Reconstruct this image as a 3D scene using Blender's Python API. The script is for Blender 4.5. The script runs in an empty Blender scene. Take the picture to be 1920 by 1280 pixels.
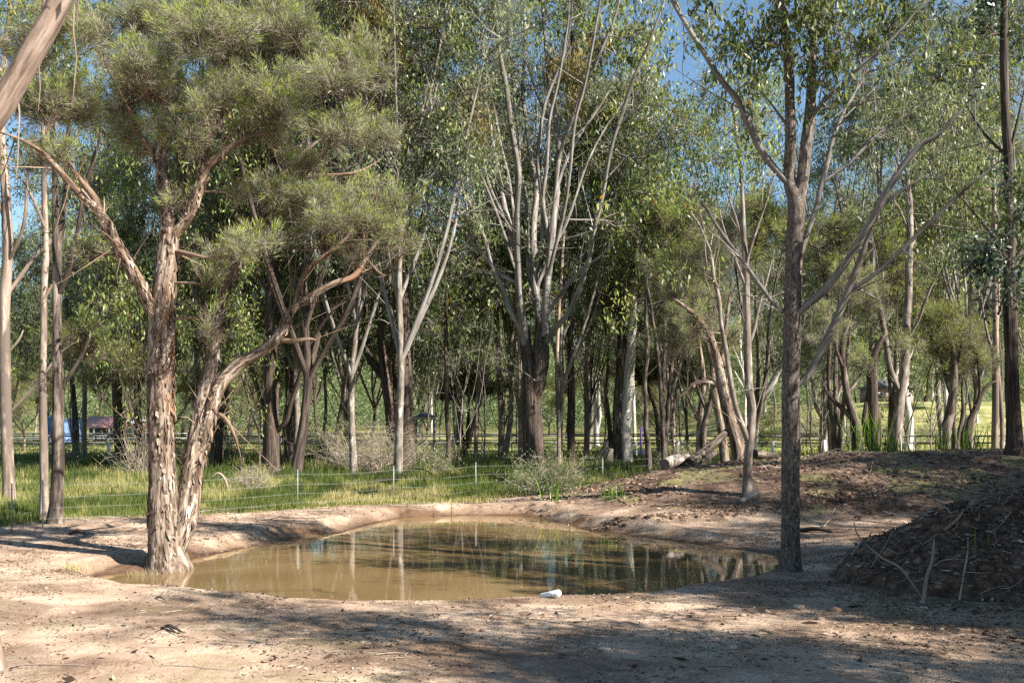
import bpy, math, numpy as np
from mathutils import Vector
RS = np.random.RandomState
PI = math.pi
# ------------------------------------------------------------------ camera, light
F, HOR, H = 1867.0, 785.0, 2.4            # focal length in photo pixels, horizon row, eye height
sc = bpy.context.scene
COL = sc.collection
cam = bpy.data.cameras.new('camera'); co = bpy.data.objects.new('camera', cam); COL.objects.link(co)
co.location = (0, 0, H); co.rotation_euler = (PI/2, 0, 0)
cam.sensor_width = 36; cam.lens = 36*F/1920; cam.shift_y = (HOR-640)/1920
cam.clip_start = .1; cam.clip_end = 3000
sc.camera = co
SUN_E, SUN_A = math.radians(37), math.radians(29)       # elevation; angle from +X towards the camera side
sdir = Vector((math.cos(SUN_E)*math.cos(SUN_A), -math.cos(SUN_E)*math.sin(SUN_A), math.sin(SUN_E)))
w = bpy.data.worlds.new('World'); sc.world = w; w.use_nodes = True
nt = w.node_tree; nt.nodes.clear()
sky = nt.nodes.new('ShaderNodeTexSky'); sky.sky_type = 'NISHITA'; sky.sun_disc = False
sky.sun_elevation = SUN_E; sky.sun_rotation = math.atan2(sdir.x, sdir.y)
sky.air_density = 1.0; sky.dust_density = .25; sky.ozone_density = 1.0
bg = nt.nodes.new('ShaderNodeBackground'); bg.inputs[1].default_value = .051
wo = nt.nodes.new('ShaderNodeOutputWorld')
tn_ = nt.nodes.new('ShaderNodeMix'); tn_.data_type = 'RGBA'; tn_.blend_type = 'MULTIPLY'; tn_.inputs[0].default_value = 1; tn_.inputs[7].default_value = (.92, 1.08, 1.12, 1)
nt.links.new(sky.outputs[0], tn_.inputs[6]); nt.links.new(tn_.outputs[2], bg.inputs[0]); nt.links.new(bg.outputs[0], wo.inputs[0])
sl = bpy.data.lights.new('sun', 'SUN'); sl.energy = 5.0; sl.angle = math.radians(.53); sl.color = (1, .93, .82)
so = bpy.data.objects.new('sun', sl); COL.objects.link(so); so.rotation_euler = sdir.to_track_quat('Z', 'Y').to_euler()
so.location = (0, 0, 40)
sc.view_settings.view_transform = 'Standard'; sc.view_settings.look = 'None'
sc.view_settings.exposure = 1.68; sc.view_settings.gamma = 1
sc.cycles.max_bounces = 6; sc.cycles.diffuse_bounces = 3; sc.cycles.glossy_bounces = 2
sc.cycles.transmission_bounces = 3; sc.cycles.transparent_max_bounces = 4
sc.cycles.caustics_reflective = False; sc.cycles.caustics_refractive = False
sc.cycles.use_denoising = False
sc.cycles.sample_clamp_indirect = 6

def W(px, py, D):
    return np.array([(px-960)/F*D, D, H-(py-HOR)/F*D])

# ------------------------------------------------------------------ noise
_rt = RS(7).rand(256, 256)
def vn(x, y):
    xi = np.floor(x).astype(int); yi = np.floor(y).astype(int)
    fx = x-xi; fy = y-yi; fx = fx*fx*(3-2*fx); fy = fy*fy*(3-2*fy)
    a = _rt[xi & 255, yi & 255]; b = _rt[(xi+1) & 255, yi & 255]; c = _rt[xi & 255, (yi+1) & 255]; d = _rt[(xi+1) & 255, (yi+1) & 255]
    return (a*(1-fx)+b*fx)*(1-fy)+(c*(1-fx)+d*fx)*fy
def fbm(x, y, s, o=3, seed=0):
    x = np.asarray(x, float)/s+seed*17.3; y = np.asarray(y, float)/s+seed*9.1
    r = 0; a = .5; t = 0
    for i in range(o):
        r = r+a*vn(x, y); t += a; a *= .5; x = x*2.03+11; y = y*2.03+5
    return r/t
def ss(a, b, x):
    t = np.clip((x-a)/(b-a), 0, 1); return t*t*(3-2*t)

# ------------------------------------------------------------------ ground shape
WL = -.22
_pp = [(178,1082),(215,1091),(290,1100),(390,1107),(500,1116),(620,1123),(760,1127),(900,1124),(960,1121),(1100,1119),(1200,1111),
 (1290,1099),(1370,1088),(1440,1073),(1459,1056),(1455,1043),(1400,1032),(1300,1019),(1230,1010),(1160,1001),(1100,994),
 (1070,985),(1020,973),(980,967),(880,966),(760,970),(690,984),(640,999),(560,1008),(480,1024),(420,1036),(352,1050),(290,1059),(225,1070)]
POND = np.array([[(px-960)/F*(F*(H-WL)/(py-HOR)), F*(H-WL)/(py-HOR)] for px, py in _pp])
def sdf(x, y):
    x = np.asarray(x, float); y = np.asarray(y, float)
    d = np.full(x.shape, 1e9); ins = np.zeros(x.shape, bool)
    n = len(POND)
    for i in range(n):
        a = POND[i]; b = POND[(i+1) % n]; e = b-a
        t = np.clip(((x-a[0])*e[0]+(y-a[1])*e[1])/(e@e), 0, 1)
        d = np.minimum(d, (x-a[0]-t*e[0])**2+(y-a[1]-t*e[1])**2)
        c = ((a[1] > y) != (b[1] > y)) & (x < (b[0]-a[0])*(y-a[1])/(b[1]-a[1]+1e-12)+a[0])
        ins ^= c
    d = np.sqrt(d); return np.where(ins, -d, d)
def berm(x, y):
    h = np.interp(x, [-.5, 2.1, 4.35, 6.6, 9.6, 14.4, 25, 40], [0, .34, .88, 1.16, 1.36, 1.5, 1.5, 0])
    fy = np.interp(x, [0, 4, 9, 15], [26.2, 23.2, 22.2, 20.5])
    up = ss(fy, 28.3, y); dn = 1-ss(29.5, 34, y)
    bench = .10*np.exp(-((y-24.2)/.7)**2)*ss(1.5, 4, x)*(1-ss(13, 16, x))
    return h*up*dn+bench
def gh(x, y, fine=True):
    x = np.asarray(x, float); y = np.asarray(y, float)
    d = sdf(x, y)
    wide = np.interp(y, [12, 14, 17, 20], [1.5, .9, .45, .6])+.25*fbm(x, y, 1.5, 2, 4)
    steep = 1-.6*ss(3.2, 5, x)*ss(14, 16, y)
    d = d+np.clip(d+.05, 0, .3)*1.1*(fbm(x, y, .5, 3, 15)-.5)+.05*(fbm(x, y, .18, 2, 16)-.5)
    z = WL+(0-WL)*ss(-.02, 1, d/wide)*steep+(0-WL)*(1-steep)*ss(0, 3, d)
    z = np.where(d < 0, WL-.3*ss(0, 1.2, -d)-.03*ss(0, .1, -d), z)
    out = ss(0, 1, d)
    z = z+out*(.10*(fbm(x, y, 4, 2, 1)-.5))
    z = z+.20*np.exp(-((x+6.0)**2+(y-17.35)**2)/.42**2)+.10*np.exp(-((x+6.45)**2+(y-17.2)**2)/.5**2)
    b = berm(x, y)
    z = z+b*(1+.12*(fbm(x, y, 2.2, 3, 2)-.5))
    rough = np.clip(b*1.5, 0, 1)*ss(.5, .65, fbm(x, y, 3, 2, 9))+.5*ss(5, 8, x)*(1-ss(17, 19, y))*ss(.5, .7, fbm(x, y, 1.2, 2, 12))
    rid = np.exp(-((y-(22.8+.22*x))/.35)**2)*ss(1.5, 2.5, x)*(1-ss(7, 9, x))
    z = z+rid*.10*(fbm(x, y, .5, 2, 14))
    if fine:
        near = 1-ss(34, 45, y)
        z = z+near*out*np.exp(-(d/.7)**2)*.07*(fbm(x, y, .22, 3, 17)-.5)
        z = z+near*out*(.022*(fbm(x, y, .45, 3, 3)-.5)+.010*(fbm(x, y, .12, 2, 5)-.5))
        z = z+near*rough*.16*(fbm(x, y, .30, 3, 6)-.45)+near*rid*.10*(fbm(x, y, .16, 2, 8)-.4)
    z = z+ss(90, 125, y+.0*x)*ss(24, 45, x)*4.5+ss(100, 300, y)*2*(fbm(x, y, 60, 2, 8))
    return z
def g1(x, y): return float(gh(np.array([x]), np.array([y]), False)[0])
def gb(x):      # where bare dirt ends and grass begins
    return np.interp(x, [-16, -11.5, -8.8, -6.3, -4.8, -1, .7, 2.2, 4, 7, 30], [21, 22.2, 24.3, 25.2, 27.0, 28.6, 30.5, 32, 32.2, 33, 33])
def grassmask(x, y):
    return ss(-.6, .9, y-gb(x)+2.0*(fbm(x, y, 1.6, 3, 21)-.5))

# ------------------------------------------------------------------ mesh and object helpers
def np_mesh(name, V, Q=None, T=None, attrs=None, smooth=False):
    me = bpy.data.meshes.new(name); V = np.asarray(V, np.float32)
    me.vertices.add(len(V)); me.vertices.foreach_set('co', V.ravel())
    loops = []; sizes = []
    if Q is not None and len(Q): loops.append(np.asarray(Q).ravel()); sizes.append(np.full(len(Q), 4))
    if T is not None and len(T): loops.append(np.asarray(T).ravel()); sizes.append(np.full(len(T), 3))
    L = np.concatenate(loops).astype(np.int32); S = np.concatenate(sizes)
    me.loops.add(len(L)); me.loops.foreach_set('vertex_index', L)
    me.polygons.add(len(S)); st = np.concatenate([[0], np.cumsum(S)[:-1]]).astype(np.int32)
    me.polygons.foreach_set('loop_start', st)
    if smooth: me.polygons.foreach_set('use_smooth', np.ones(len(S), bool))
    for k, a in (attrs or {}).items():
        a = np.asarray(a, np.float32)
        if a.ndim == 1: me.attributes.new(k, 'FLOAT', 'POINT').data.foreach_set('value', a)
        else: me.attributes.new(k, 'FLOAT_VECTOR', 'POINT').data.foreach_set('vector', a.ravel())
    me.update(calc_edges=True)
    return me
def link(name, data, parent=None, mat=None):
    o = bpy.data.objects.new(name, data); COL.objects.link(o)
    if parent is not None: o.parent = parent
    if mat is not None: data.materials.append(mat)
    return o
def tag(o, label=None, cat=None, group=None, kind=None):
    if label: o['label'] = label
    if cat: o['category'] = cat
    if group: o['group'] = group
    if kind: o['kind'] = kind
    return o
def thing(name, label, cat, loc, group=None, rz=0):
    o = bpy.data.objects.new(name, None); COL.objects.link(o); o.location = [float(v) for v in loc]; o.rotation_euler = (0, 0, rz)
    o.empty_display_size = .2
    return tag(o, label, cat, group)
class MB:
    def __init__(s): s.V = []; s.Q = []; s.T = []; s.A = {}; s.n = 0
    def add(s, V, Q=None, T=None, **at):
        V = np.asarray(V, float).reshape(-1, 3)
        if Q is not None and len(Q): s.Q.append(np.asarray(Q)+s.n)
        if T is not None and len(T): s.T.append(np.asarray(T)+s.n)
        s.V.append(V); s.n += len(V)
        for k, a in at.items(): s.A.setdefault(k, []).append(a)
    def build(s, name, mat=None, parent=None, origin=None, smooth=False):
        V = np.concatenate(s.V)
        if origin is not None: V = V-np.asarray(origin)
        A = {k: np.concatenate(a) for k, a in s.A.items() if sum(len(q) for q in a) == len(V)}
        me = np_mesh(name, V, np.concatenate(s.Q) if s.Q else None, np.concatenate(s.T) if s.T else None, A, smooth)
        return link(name, me, parent, mat)
def tubes(mb, P, R, S=6, tint=None, bump=0, rng=None, ridge=None, cap=True):
    """P (M,K,3) centre lines, R (M,K) radii: M tapered tubes with S sides, added to mb"""
    P = np.asarray(P, float); R = np.asarray(R, float); M, K, _ = P.shape
    T = np.gradient(P, axis=1); T /= np.linalg.norm(T, axis=2, keepdims=True)+1e-9
    mean = np.abs(T.mean(axis=1)); ref = np.zeros((M, 3)); ref[np.arange(M), mean.argmin(axis=1)] = 1
    A = np.cross(T, ref[:, None, :]); A /= np.linalg.norm(A, axis=2, keepdims=True)+1e-9
    B = np.cross(T, A)
    th = np.arange(S)*2*PI/S
    L = np.concatenate([np.zeros((M, 1)), np.cumsum(np.linalg.norm(np.diff(P, axis=1), axis=2), axis=1)], axis=1)
    c = np.cos(th); s = np.sin(th)
    rr = R[:, :, None]*np.ones(S)
    off = (np.arange(M)*3.7)[:, None]
    if bump:
        lx = np.broadcast_to(L[:, :, None]+off[:, :, None], rr.shape)
        k = ridge or 5
        u = np.broadcast_to(th*k/2/PI, rr.shape)
        n1 = fbm(u*3, lx*.9, 1.0, 2, 31)*.5+.5*fbm((2*PI-th)*k/2/PI*3+rr*0, lx*.9, 1.0, 2, 33)
        wgt = .5-.5*np.cos(th)      # hide the seam
        n1 = fbm(u*3, lx*.9, 1.0, 2, 31)*wgt+fbm(((th+PI) % (2*PI))*k/2/PI*3+rr*0, lx*.9, 1.0, 2, 33)*(1-wgt)
        rr = rr*(1+bump*(n1-.5)*2)
    V = P[:, :, None, :]+A[:, :, None, :]*(c*rr)[..., None]+B[:, :, None, :]*(s*rr)[..., None]
    idx = np.arange(M*K*S).reshape(M, K, S); nx = np.roll(idx, -1, axis=2)
    Q = np.stack([idx[:, :-1], nx[:, :-1], nx[:, 1:], idx[:, 1:]], axis=-1).reshape(-1, 4)
    rm = np.maximum(R[:, :, None], .02)
    bk = np.stack([np.broadcast_to(c*rm, rr.shape), np.broadcast_to(s*rm, rr.shape), np.broadcast_to(L[:, :, None]+off[:, :, None], rr.shape)], axis=-1).reshape(-1, 3)
    if tint is None: tint = np.zeros(M)
    tv = np.broadcast_to(np.asarray(tint, float).reshape(-1, 1, 1) if np.ndim(tint) else tint, rr.shape).reshape(-1)
    Tt = None
    if cap and S > 3:
        Tt = np.concatenate([np.stack([np.full(S-2, idx[m, -1, 0]), idx[m, -1, 1:-1], idx[m, -1, 2:]], 1) for m in range(M)])
    mb.add(V.reshape(-1, 3), Q, Tt, bk=bk, tint=tv)
def spline(P, R, step):
    P = np.asarray(P, float); R = np.asarray(R, float)
    if len(P) == 2: P = np.array([P[0], (P[0]+P[1])/2, P[1]]); R = np.array([R[0], (R[0]+R[1])/2, R[1]])
    E = np.vstack([2*P[0]-P[1], P, 2*P[-1]-P[-2]]); out = []; ro = []
    for i in range(len(P)-1):
        n = max(1, int(math.ceil(np.linalg.norm(P[i+1]-P[i])/step)))
        t = (np.arange(n)/n)[:, None]
        p0, p1, p2, p3 = E[i:i+4]
        out.append(.5*((2*p1)+(-p0+p2)*t+(2*p0-5*p1+4*p2-p3)*t*t+(-p0+3*p1-3*p2+p3)*t**3)); ro.append(R[i]+(R[i+1]-R[i])*t[:, 0])
    out.append(P[-1:]); ro.append(R[-1:])
    return np.concatenate(out), np.concatenate(ro)
def norm(v): return v/(np.linalg.norm(v, axis=-1, keepdims=True)+1e-9)
def leaves(mb, C, Dv, L, Wd, tint, rng):
    """diamond leaves: C (N,3) stalk end, Dv (N,3) direction, L (N,) length, Wd (N,) width; a fold along the midrib"""
    N = len(C); Dv = norm(Dv); Sd = norm(np.cross(Dv, rng.randn(N, 3)))
    m = C+Dv*(L*.42)[:, None]; tip = C+Dv*L[:, None]
    V = np.stack([C, m+Sd*(Wd/2)[:, None], tip, m-Sd*(Wd/2)[:, None]], axis=1).reshape(-1, 3)
    Q = np.arange(4*N).reshape(N, 4)
    mb.add(V, Q, tint=np.repeat(tint, 4))
def boxm(mb, c, s, rz=0, tilt=0):
    x, y, z = [v/2 for v in s]
    V = np.array([[a, b, d] for d in (-z, z) for a, b in ((-x, -y), (x, -y), (x, y), (-x, y))])
    if tilt: ct, st = math.cos(tilt), math.sin(tilt); V = V@np.array([[ct, 0, -st], [0, 1, 0], [st, 0, ct]])
    cz, sz = math.cos(rz), math.sin(rz); V = V@np.array([[cz, sz, 0], [-sz, cz, 0], [0, 0, 1]])
    mb.add(V+np.array(c), [(3,2,1,0),(4,5,6,7),(0,1,5,4),(1,2,6,5),(2,3,7,6),(3,0,4,7)])

# ------------------------------------------------------------------ materials
def newmat(name):
    m = bpy.data.materials.new(name); m.use_nodes = True; nt = m.node_tree
    return m, nt, nt.nodes['Principled BSDF'], (lambda t, **k: _nd(nt, t, k)), nt.links.new
def _nd(nt, t, k):
    n = nt.nodes.new('ShaderNode'+t)
    for a, b in k.items(): setattr(n, a, b)
    return n
def ramp(N, stops):
    r = N('ValToRGB'); e = r.color_ramp.elements
    while len(e) > 1: e.remove(e[0])
    e[0].position = stops[0][0]; e[0].color = (*stops[0][1], 1)
    for p, c in stops[1:]: x = e.new(p); x.color = (*c, 1)
    return r
def plain(name, col, rough=.7, metal=0, var=.15, scale=8):
    m, nt, b, N, Lk = newmat(name)
    tc = N('TexCoord'); n = N('TexNoise'); n.inputs['Scale'].default_value = scale; n.inputs['Detail'].default_value = 4
    Lk(tc.outputs['Object'], n.inputs['Vector'])
    r = ramp(N, [(.3, tuple(c*(1-var) for c in col)), (.7, tuple(min(1, c*(1+var)) for c in col))]); Lk(n.outputs['Fac'], r.inputs[0])
    Lk(r.outputs[0], b.inputs['Base Color']); b.inputs['Roughness'].default_value = rough; b.inputs['Metallic'].default_value = metal
    return m
def bark(name, stops, stretch=.12, scale=9, patch=None, bump=.6, spots=None, fine=.35, rough=.9, dist=.03):
    """stops: bark colours from crack to plate. patch: (colour, low, high, scale) broad patches of another bark"""
    m, nt, b, N, Lk = newmat(name)
    at = N('Attribute', attribute_name='bk'); mp = N('Mapping'); mp.inputs['Scale'].default_value = (1, 1, stretch)
    Lk(at.outputs['Vector'], mp.inputs[0])
    n = N('TexNoise'); n.inputs['Scale'].default_value = scale; n.inputs['Detail'].default_value = 6; n.inputs['Roughness'].default_value = .65
    n.inputs['Distortion'].default_value = .4
    Lk(mp.outputs[0], n.inputs['Vector'])
    r = ramp(N, stops); Lk(n.outputs['Fac'], r.inputs[0]); col = r.outputs[0]
    if patch:
        for pc, lo, hi, psc in patch:
            n2 = N('TexNoise'); n2.inputs['Scale'].default_value = psc; n2.inputs['Detail'].default_value = 4
            mp2 = N('Mapping'); mp2.inputs['Scale'].default_value = (1, 1, .35); mp2.inputs['Location'].default_value = (psc*3, 0, lo*9)
            Lk(at.outputs['Vector'], mp2.inputs[0]); Lk(mp2.outputs[0], n2.inputs['Vector'])
            mr = N('MapRange'); mr.inputs[1].default_value = lo; mr.inputs[2].default_value = hi; Lk(n2.outputs['Fac'], mr.inputs[0])
            mx = N('Mix', data_type='RGBA'); Lk(mr.outputs[0], mx.inputs[0]); Lk(col, mx.inputs[6]); mx.inputs[7].default_value = (*pc, 1)
            col = mx.outputs[2]
    if spots:
        v = N('TexVoronoi'); v.inputs['Scale'].default_value = spots[1]; Lk(at.outputs['Vector'], v.inputs['Vector'])
        mr = N('MapRange'); mr.inputs[1].default_value = .18; mr.inputs[2].default_value = .12; Lk(v.outputs['Distance'], mr.inputs[0])
        mx = N('Mix', data_type='RGBA'); Lk(mr.outputs[0], mx.inputs[0]); Lk(col, mx.inputs[6]); mx.inputs[7].default_value = (*spots[0], 1); col = mx.outputs[2]
    # a little difference from branch to branch
    at2 = N('Attribute', attribute_name='tint'); mu = N('Math', operation='MULTIPLY_ADD'); mu.inputs[1].default_value = .8; mu.inputs[2].default_value = 1
    Lk(at2.outputs['Fac'], mu.inputs[0])
    hv = N('HueSaturation'); Lk(col, hv.inputs['Color']); Lk(mu.outputs[0], hv.inputs['Value'])
    Lk(hv.outputs[0], b.inputs['Base Color'])
    b.inputs['Roughness'].default_value = rough; b.inputs['Specular IOR Level'].default_value = .25
    bp = N('Bump'); bp.inputs['Strength'].default_value = bump; bp.inputs['Distance'].default_value = dist
    Lk(n.outputs['Fac'], bp.inputs['Height']); Lk(bp.outputs[0], b.inputs['Normal'])
    return m
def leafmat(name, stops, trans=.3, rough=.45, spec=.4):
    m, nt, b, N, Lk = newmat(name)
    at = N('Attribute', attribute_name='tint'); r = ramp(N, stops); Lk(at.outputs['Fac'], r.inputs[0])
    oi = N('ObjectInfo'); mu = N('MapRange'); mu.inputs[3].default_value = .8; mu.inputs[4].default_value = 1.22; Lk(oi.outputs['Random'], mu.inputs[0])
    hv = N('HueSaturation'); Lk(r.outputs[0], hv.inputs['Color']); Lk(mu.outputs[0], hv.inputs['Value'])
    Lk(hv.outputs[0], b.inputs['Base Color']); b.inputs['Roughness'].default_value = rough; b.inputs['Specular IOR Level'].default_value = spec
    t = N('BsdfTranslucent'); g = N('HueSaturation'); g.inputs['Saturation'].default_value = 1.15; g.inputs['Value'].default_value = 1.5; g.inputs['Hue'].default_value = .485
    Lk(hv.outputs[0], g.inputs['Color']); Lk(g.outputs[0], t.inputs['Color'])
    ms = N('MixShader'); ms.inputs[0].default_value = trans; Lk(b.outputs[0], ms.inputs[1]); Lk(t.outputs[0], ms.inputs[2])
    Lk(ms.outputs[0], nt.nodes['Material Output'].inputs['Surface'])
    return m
BK = {
 'paper': bark('paperbark', [(.36, (.018, .012, .009)), (.44, (.085, .058, .042)), (.51, (.165, .122, .092)), (.60, (.275, .225, .185)), (.72, (.44, .39, .335))], .16, 10,
               [((.24, .13, .07), .62, .76, 2.2)], .9, dist=.05),
 'paperd': bark('weathered_paperbark', [(.30, (.03, .02, .015)), (.42, (.10, .065, .045)), (.55, (.20, .14, .10)), (.7, (.32, .25, .20))], .16, 11, [((.17, .09, .05), .60, .76, 2.2)], .9, dist=.05),
 'iron': bark('ironbark', [(.34, (.010, .008, .007)), (.48, (.045, .033, .027)), (.6, (.10, .074, .06)), (.75, (.19, .15, .125))], .06, 15, [((.10, .05, .03), .62, .8, 3)], 1.0, dist=.05),
 'gum': bark('smooth_gum_bark', [(.34, (.07, .056, .046)), (.5, (.17, .142, .12)), (.66, (.31, .275, .24))], .3, 6, [((.13, .10, .08), .56, .68, 3.), ((.45, .41, .37), .60, .70, 5)], .25, dist=.01),
 'pale': bark('white_gum_bark', [(.3, (.24, .215, .19)), (.5, (.42, .39, .355)), (.7, (.60, .57, .52))], .2, 5, [((.28, .24, .20), .58, .72, 2.5)], .2, spots=((.16, .13, .11), 14), dist=.01),
 'grey': bark('grey_box_bark', [(.3, (.035, .028, .024)), (.45, (.075, .06, .05)), (.58, (.16, .132, .112)), (.72, (.29, .25, .215))], .35, 26, [((.085, .068, .06), .5, .7, 1.3)], .8, spots=((.40, .37, .33), 20), dist=.02),
 'brown': bark('brown_bark', [(.36, (.012, .009, .007)), (.48, (.05, .038, .03)), (.58, (.11, .087, .07)), (.68, (.20, .165, .135))], .12, 12, [((.24, .20, .17), .58, .7, 3)], .7),
 'lean': bark('shedding_gum_bark', [(.32, (.05, .034, .026)), (.46, (.16, .115, .09)), (.6, (.28, .215, .18)), (.75, (.40, .34, .30))], .10, 10, [((.34, .19, .11), .60, .70, 3), ((.36, .33, .31), .56, .66, 1.6)], .9, dist=.03),
 'silver': bark('silver_grey_bark', [(.34, (.07, .06, .052)), (.5, (.165, .15, .135)), (.66, (.31, .29, .27))], .12, 9, [((.06, .047, .04), .54, .66, 1.6)], .3, dist=.01),
 'dead': bark('dead_wood', [(.3, (.11, .085, .065)), (.5, (.24, .195, .155)), (.7, (.38, .33, .28))], .06, 12, None, .5),
 'flesh': bark('pink_gum_bark', [(.34, (.09, .066, .05)), (.5, (.23, .178, .142)), (.66, (.40, .335, .285))], .08, 7, [((.12, .095, .08), .50, .58, 2.2), ((.42, .26, .17), .64, .70, 4)], .6, spots=((.10, .08, .07), 11), dist=.02),
}
LF = {
 'euc': leafmat('eucalypt_leaves', [(0, (.028, .042, .014)), (.35, (.085, .12, .036)), (.65, (.175, .215, .06)), (.88, (.34, .37, .12)), (.93, (.32, .20, .035)), (1, (.38, .22, .04))], .38, .42, .4),
 'grn': leafmat('grey_green_leaves', [(0, (.03, .046, .022)), (.4, (.10, .135, .06)), (.75, (.20, .235, .11)), (1, (.36, .37, .21))], .36, .46, .35),
 'dark': leafmat('glaucous_leaves', [(0, (.015, .028, .018)), (.5, (.035, .06, .036)), (1, (.10, .15, .11))], .2, .35, .5),
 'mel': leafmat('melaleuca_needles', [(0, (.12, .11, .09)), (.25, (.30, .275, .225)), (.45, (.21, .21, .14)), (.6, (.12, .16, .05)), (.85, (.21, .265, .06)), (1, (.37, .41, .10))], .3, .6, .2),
 'lime': leafmat('lime_needles', [(0, (.14, .135, .075)), (.35, (.22, .22, .11)), (.6, (.15, .20, .055)), (1, (.34, .40, .10))], .35, .6, .2),
 'gold': leafmat('golden_leaves', [(0, (.08, .08, .028)), (.5, (.17, .13, .04)), (1, (.30, .23, .08))], .4, .5, .3),
 'grass': leafmat('grass_blades', [(0, (.04, .06, .016)), (.3, (.085, .118, .030)), (.55, (.165, .18, .055)), (.75, (.31, .29, .12)), (1, (.45, .39, .22))], .4, .6, .2),
 'reed': leafmat('reed_blades', [(0, (.05, .11, .02)), (.7, (.14, .24, .04)), (1, (.30, .36, .10))], .4, .4, .4),
 'litter': leafmat('litter_leaves', [(0, (.03, .02, .014)), (.45, (.10, .065, .045)), (.75, (.24, .165, .115)), (1, (.48, .40, .32))], .0, .7, .3),
}

def ground_material():
    m, nt, b, N, Lk = newmat('soil_and_grass')
    geo = N('NewGeometry')
    def noise(scale, det=5, ro=.6, loc=0):
        mp = N('Mapping'); mp.inputs['Location'].default_value = (loc, loc*.7, 0); Lk(geo.outputs['Position'], mp.inputs[0])
        n = N('TexNoise'); n.inputs['Scale'].default_value = scale; n.inputs['Detail'].default_value = det; n.inputs['Roughness'].default_value = ro
        Lk(mp.outputs[0], n.inputs['Vector']); return n.outputs['Fac']
    r1 = ramp(N, [(.30, (.19, .125, .083)), (.44, (.32, .225, .16)), (.58, (.44, .33, .245)), (.74, (.52, .415, .32))]); Lk(noise(1.1, 8, .62), r1.inputs[0])
    r2 = ramp(N, [(.3, (.5, .46, .42)), (.44, (.95, .94, .93)), (.65, (1.1, 1.1, 1.1))]); Lk(noise(13, 8, .75, 3), r2.inputs[0])
    mx = N('Mix', data_type='RGBA', blend_type='MULTIPLY'); mx.inputs[0].default_value = 1; Lk(r1.outputs[0], mx.inputs[6]); Lk(r2.outputs[0], mx.inputs[7])
    # reddish dug soil
    ad = N('Attribute', attribute_name='dug'); m3 = N('Mix', data_type='RGBA'); Lk(ad.outputs['Fac'], m3.inputs[0]); Lk(mx.outputs[2], m3.inputs[6])
    r3 = ramp(N, [(.35, (.045, .028, .02)), (.52, (.125, .08, .058)), (.7, (.27, .185, .135))]); Lk(noise(5, 8, .7, 9), r3.inputs[0]); Lk(r3.outputs[0], m3.inputs[7])
    # damp edge
    aw = N('Attribute', attribute_name='damp'); m4 = N('Mix', data_type='RGBA', blend_type='MULTIPLY'); Lk(aw.outputs['Fac'], m4.inputs[0]); Lk(m3.outputs[2], m4.inputs[6]); m4.inputs[7].default_value = (.30, .245, .205, 1)
    # thin algae / short weeds in patches
    av = N('Attribute', attribute_name='weed'); m6 = N('Mix', data_type='RGBA'); Lk(av.outputs['Fac'], m6.inputs[0]); Lk(m4.outputs[2], m6.inputs[6]); m6.inputs[7].default_value = (.20, .20, .075, 1)
    # turf
    ag = N('Attribute', attribute_name='grass'); m5 = N('Mix', data_type='RGBA'); Lk(ag.outputs['Fac'], m5.inputs[0]); Lk(m6.outputs[2], m5.inputs[6])
    r5 = ramp(N, [(.33, (.07, .10, .025)), (.46, (.15, .17, .05)), (.56, (.29, .26, .11)), (.7, (.40, .34, .19))]); Lk(noise(.35, 9, .75, 5), r5.inputs[0]); Lk(r5.outputs[0], m5.inputs[7])
    Lk(m5.outputs[2], b.inputs['Base Color'])
    ro = N('MapRange'); ro.inputs[3].default_value = .95; ro.inputs[4].default_value = .6; Lk(aw.outputs['Fac'], ro.inputs[0]); Lk(ro.outputs[0], b.inputs['Roughness'])
    b.inputs['Specular IOR Level'].default_value = .2
    bp = N('Bump'); bp.inputs['Strength'].default_value = .7; bp.inputs['Distance'].default_value = .03
    ad2 = N('Math', operation='ADD'); Lk(noise(28, 6, .7, 1), ad2.inputs[0]); Lk(noise(7, 6, .7, 2), ad2.inputs[1]); Lk(ad2.outputs[0], bp.inputs['Height'])
    Lk(bp.outputs[0], b.inputs['Normal'])
    return m
GM = ground_material()

# ------------------------------------------------------------------ ground, pond
def axis(segs):
    out = [segs[0][0]]
    for a, b2, st in segs:
        n = max(1, int(round((b2-a)/st))); out += list(a+(b2-a)*(np.arange(1, n+1)/n))
    return np.array(out)
xs = axis([(-900, -120, 60), (-120, -30, 4), (-30, -12, .5), (-12, 15, .05), (15, 30, .5), (30, 120, 4), (120, 900, 60)])
ys = axis([(-60, 3, 4), (3, 8, .3), (8, 30, .05), (30, 36, .15), (36, 70, 1), (70, 160, 3), (160, 1400, 60)])
X, Y = np.meshgrid(xs, ys); x = X.ravel(); y = Y.ravel(); z = gh(x, y); d = sdf(x, y)
nx_, ny_ = len(xs), len(ys); id_ = np.arange(nx_*ny_).reshape(ny_, nx_)
Q = np.stack([id_[:-1, :-1], id_[:-1, 1:], id_[1:, 1:], id_[1:, :-1]], -1).reshape(-1, 4)
bm_ = berm(x, y)
dug = np.clip(ss(.03, .3, bm_)*(.4+.9*fbm(x, y, 1.5, 3, 6))+.75*ss(3.5, 6.5, x)*(1-ss(14.5, 16.5, y))*ss(9.5, 11.5, y)*fbm(x, y, 1, 3, 22)*1.4+.5*ss(.55, .7, fbm(x, y, 1.3, 3, 25)), 0, 1)
damp = np.clip(ss(.5+.5*fbm(x, y, .6, 3, 37), .0, d)*.8+ss(.16, .05, d+.1*fbm(x, y, .25, 2, 38)-.05)*.7+.55*ss(.56, .68, fbm(x, y*1.8, 2.0, 3, 28)), 0, 1)
gm = grassmask(x, y)
weed = ss(.60, .74, fbm(x, y, .8, 4, 35))*.22*np.clip(1-d*0, 0, 1)*(y < 14)+.5*ss(.5, .65, fbm(x, y, .7, 3, 36))*(bm_ > .2)
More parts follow.
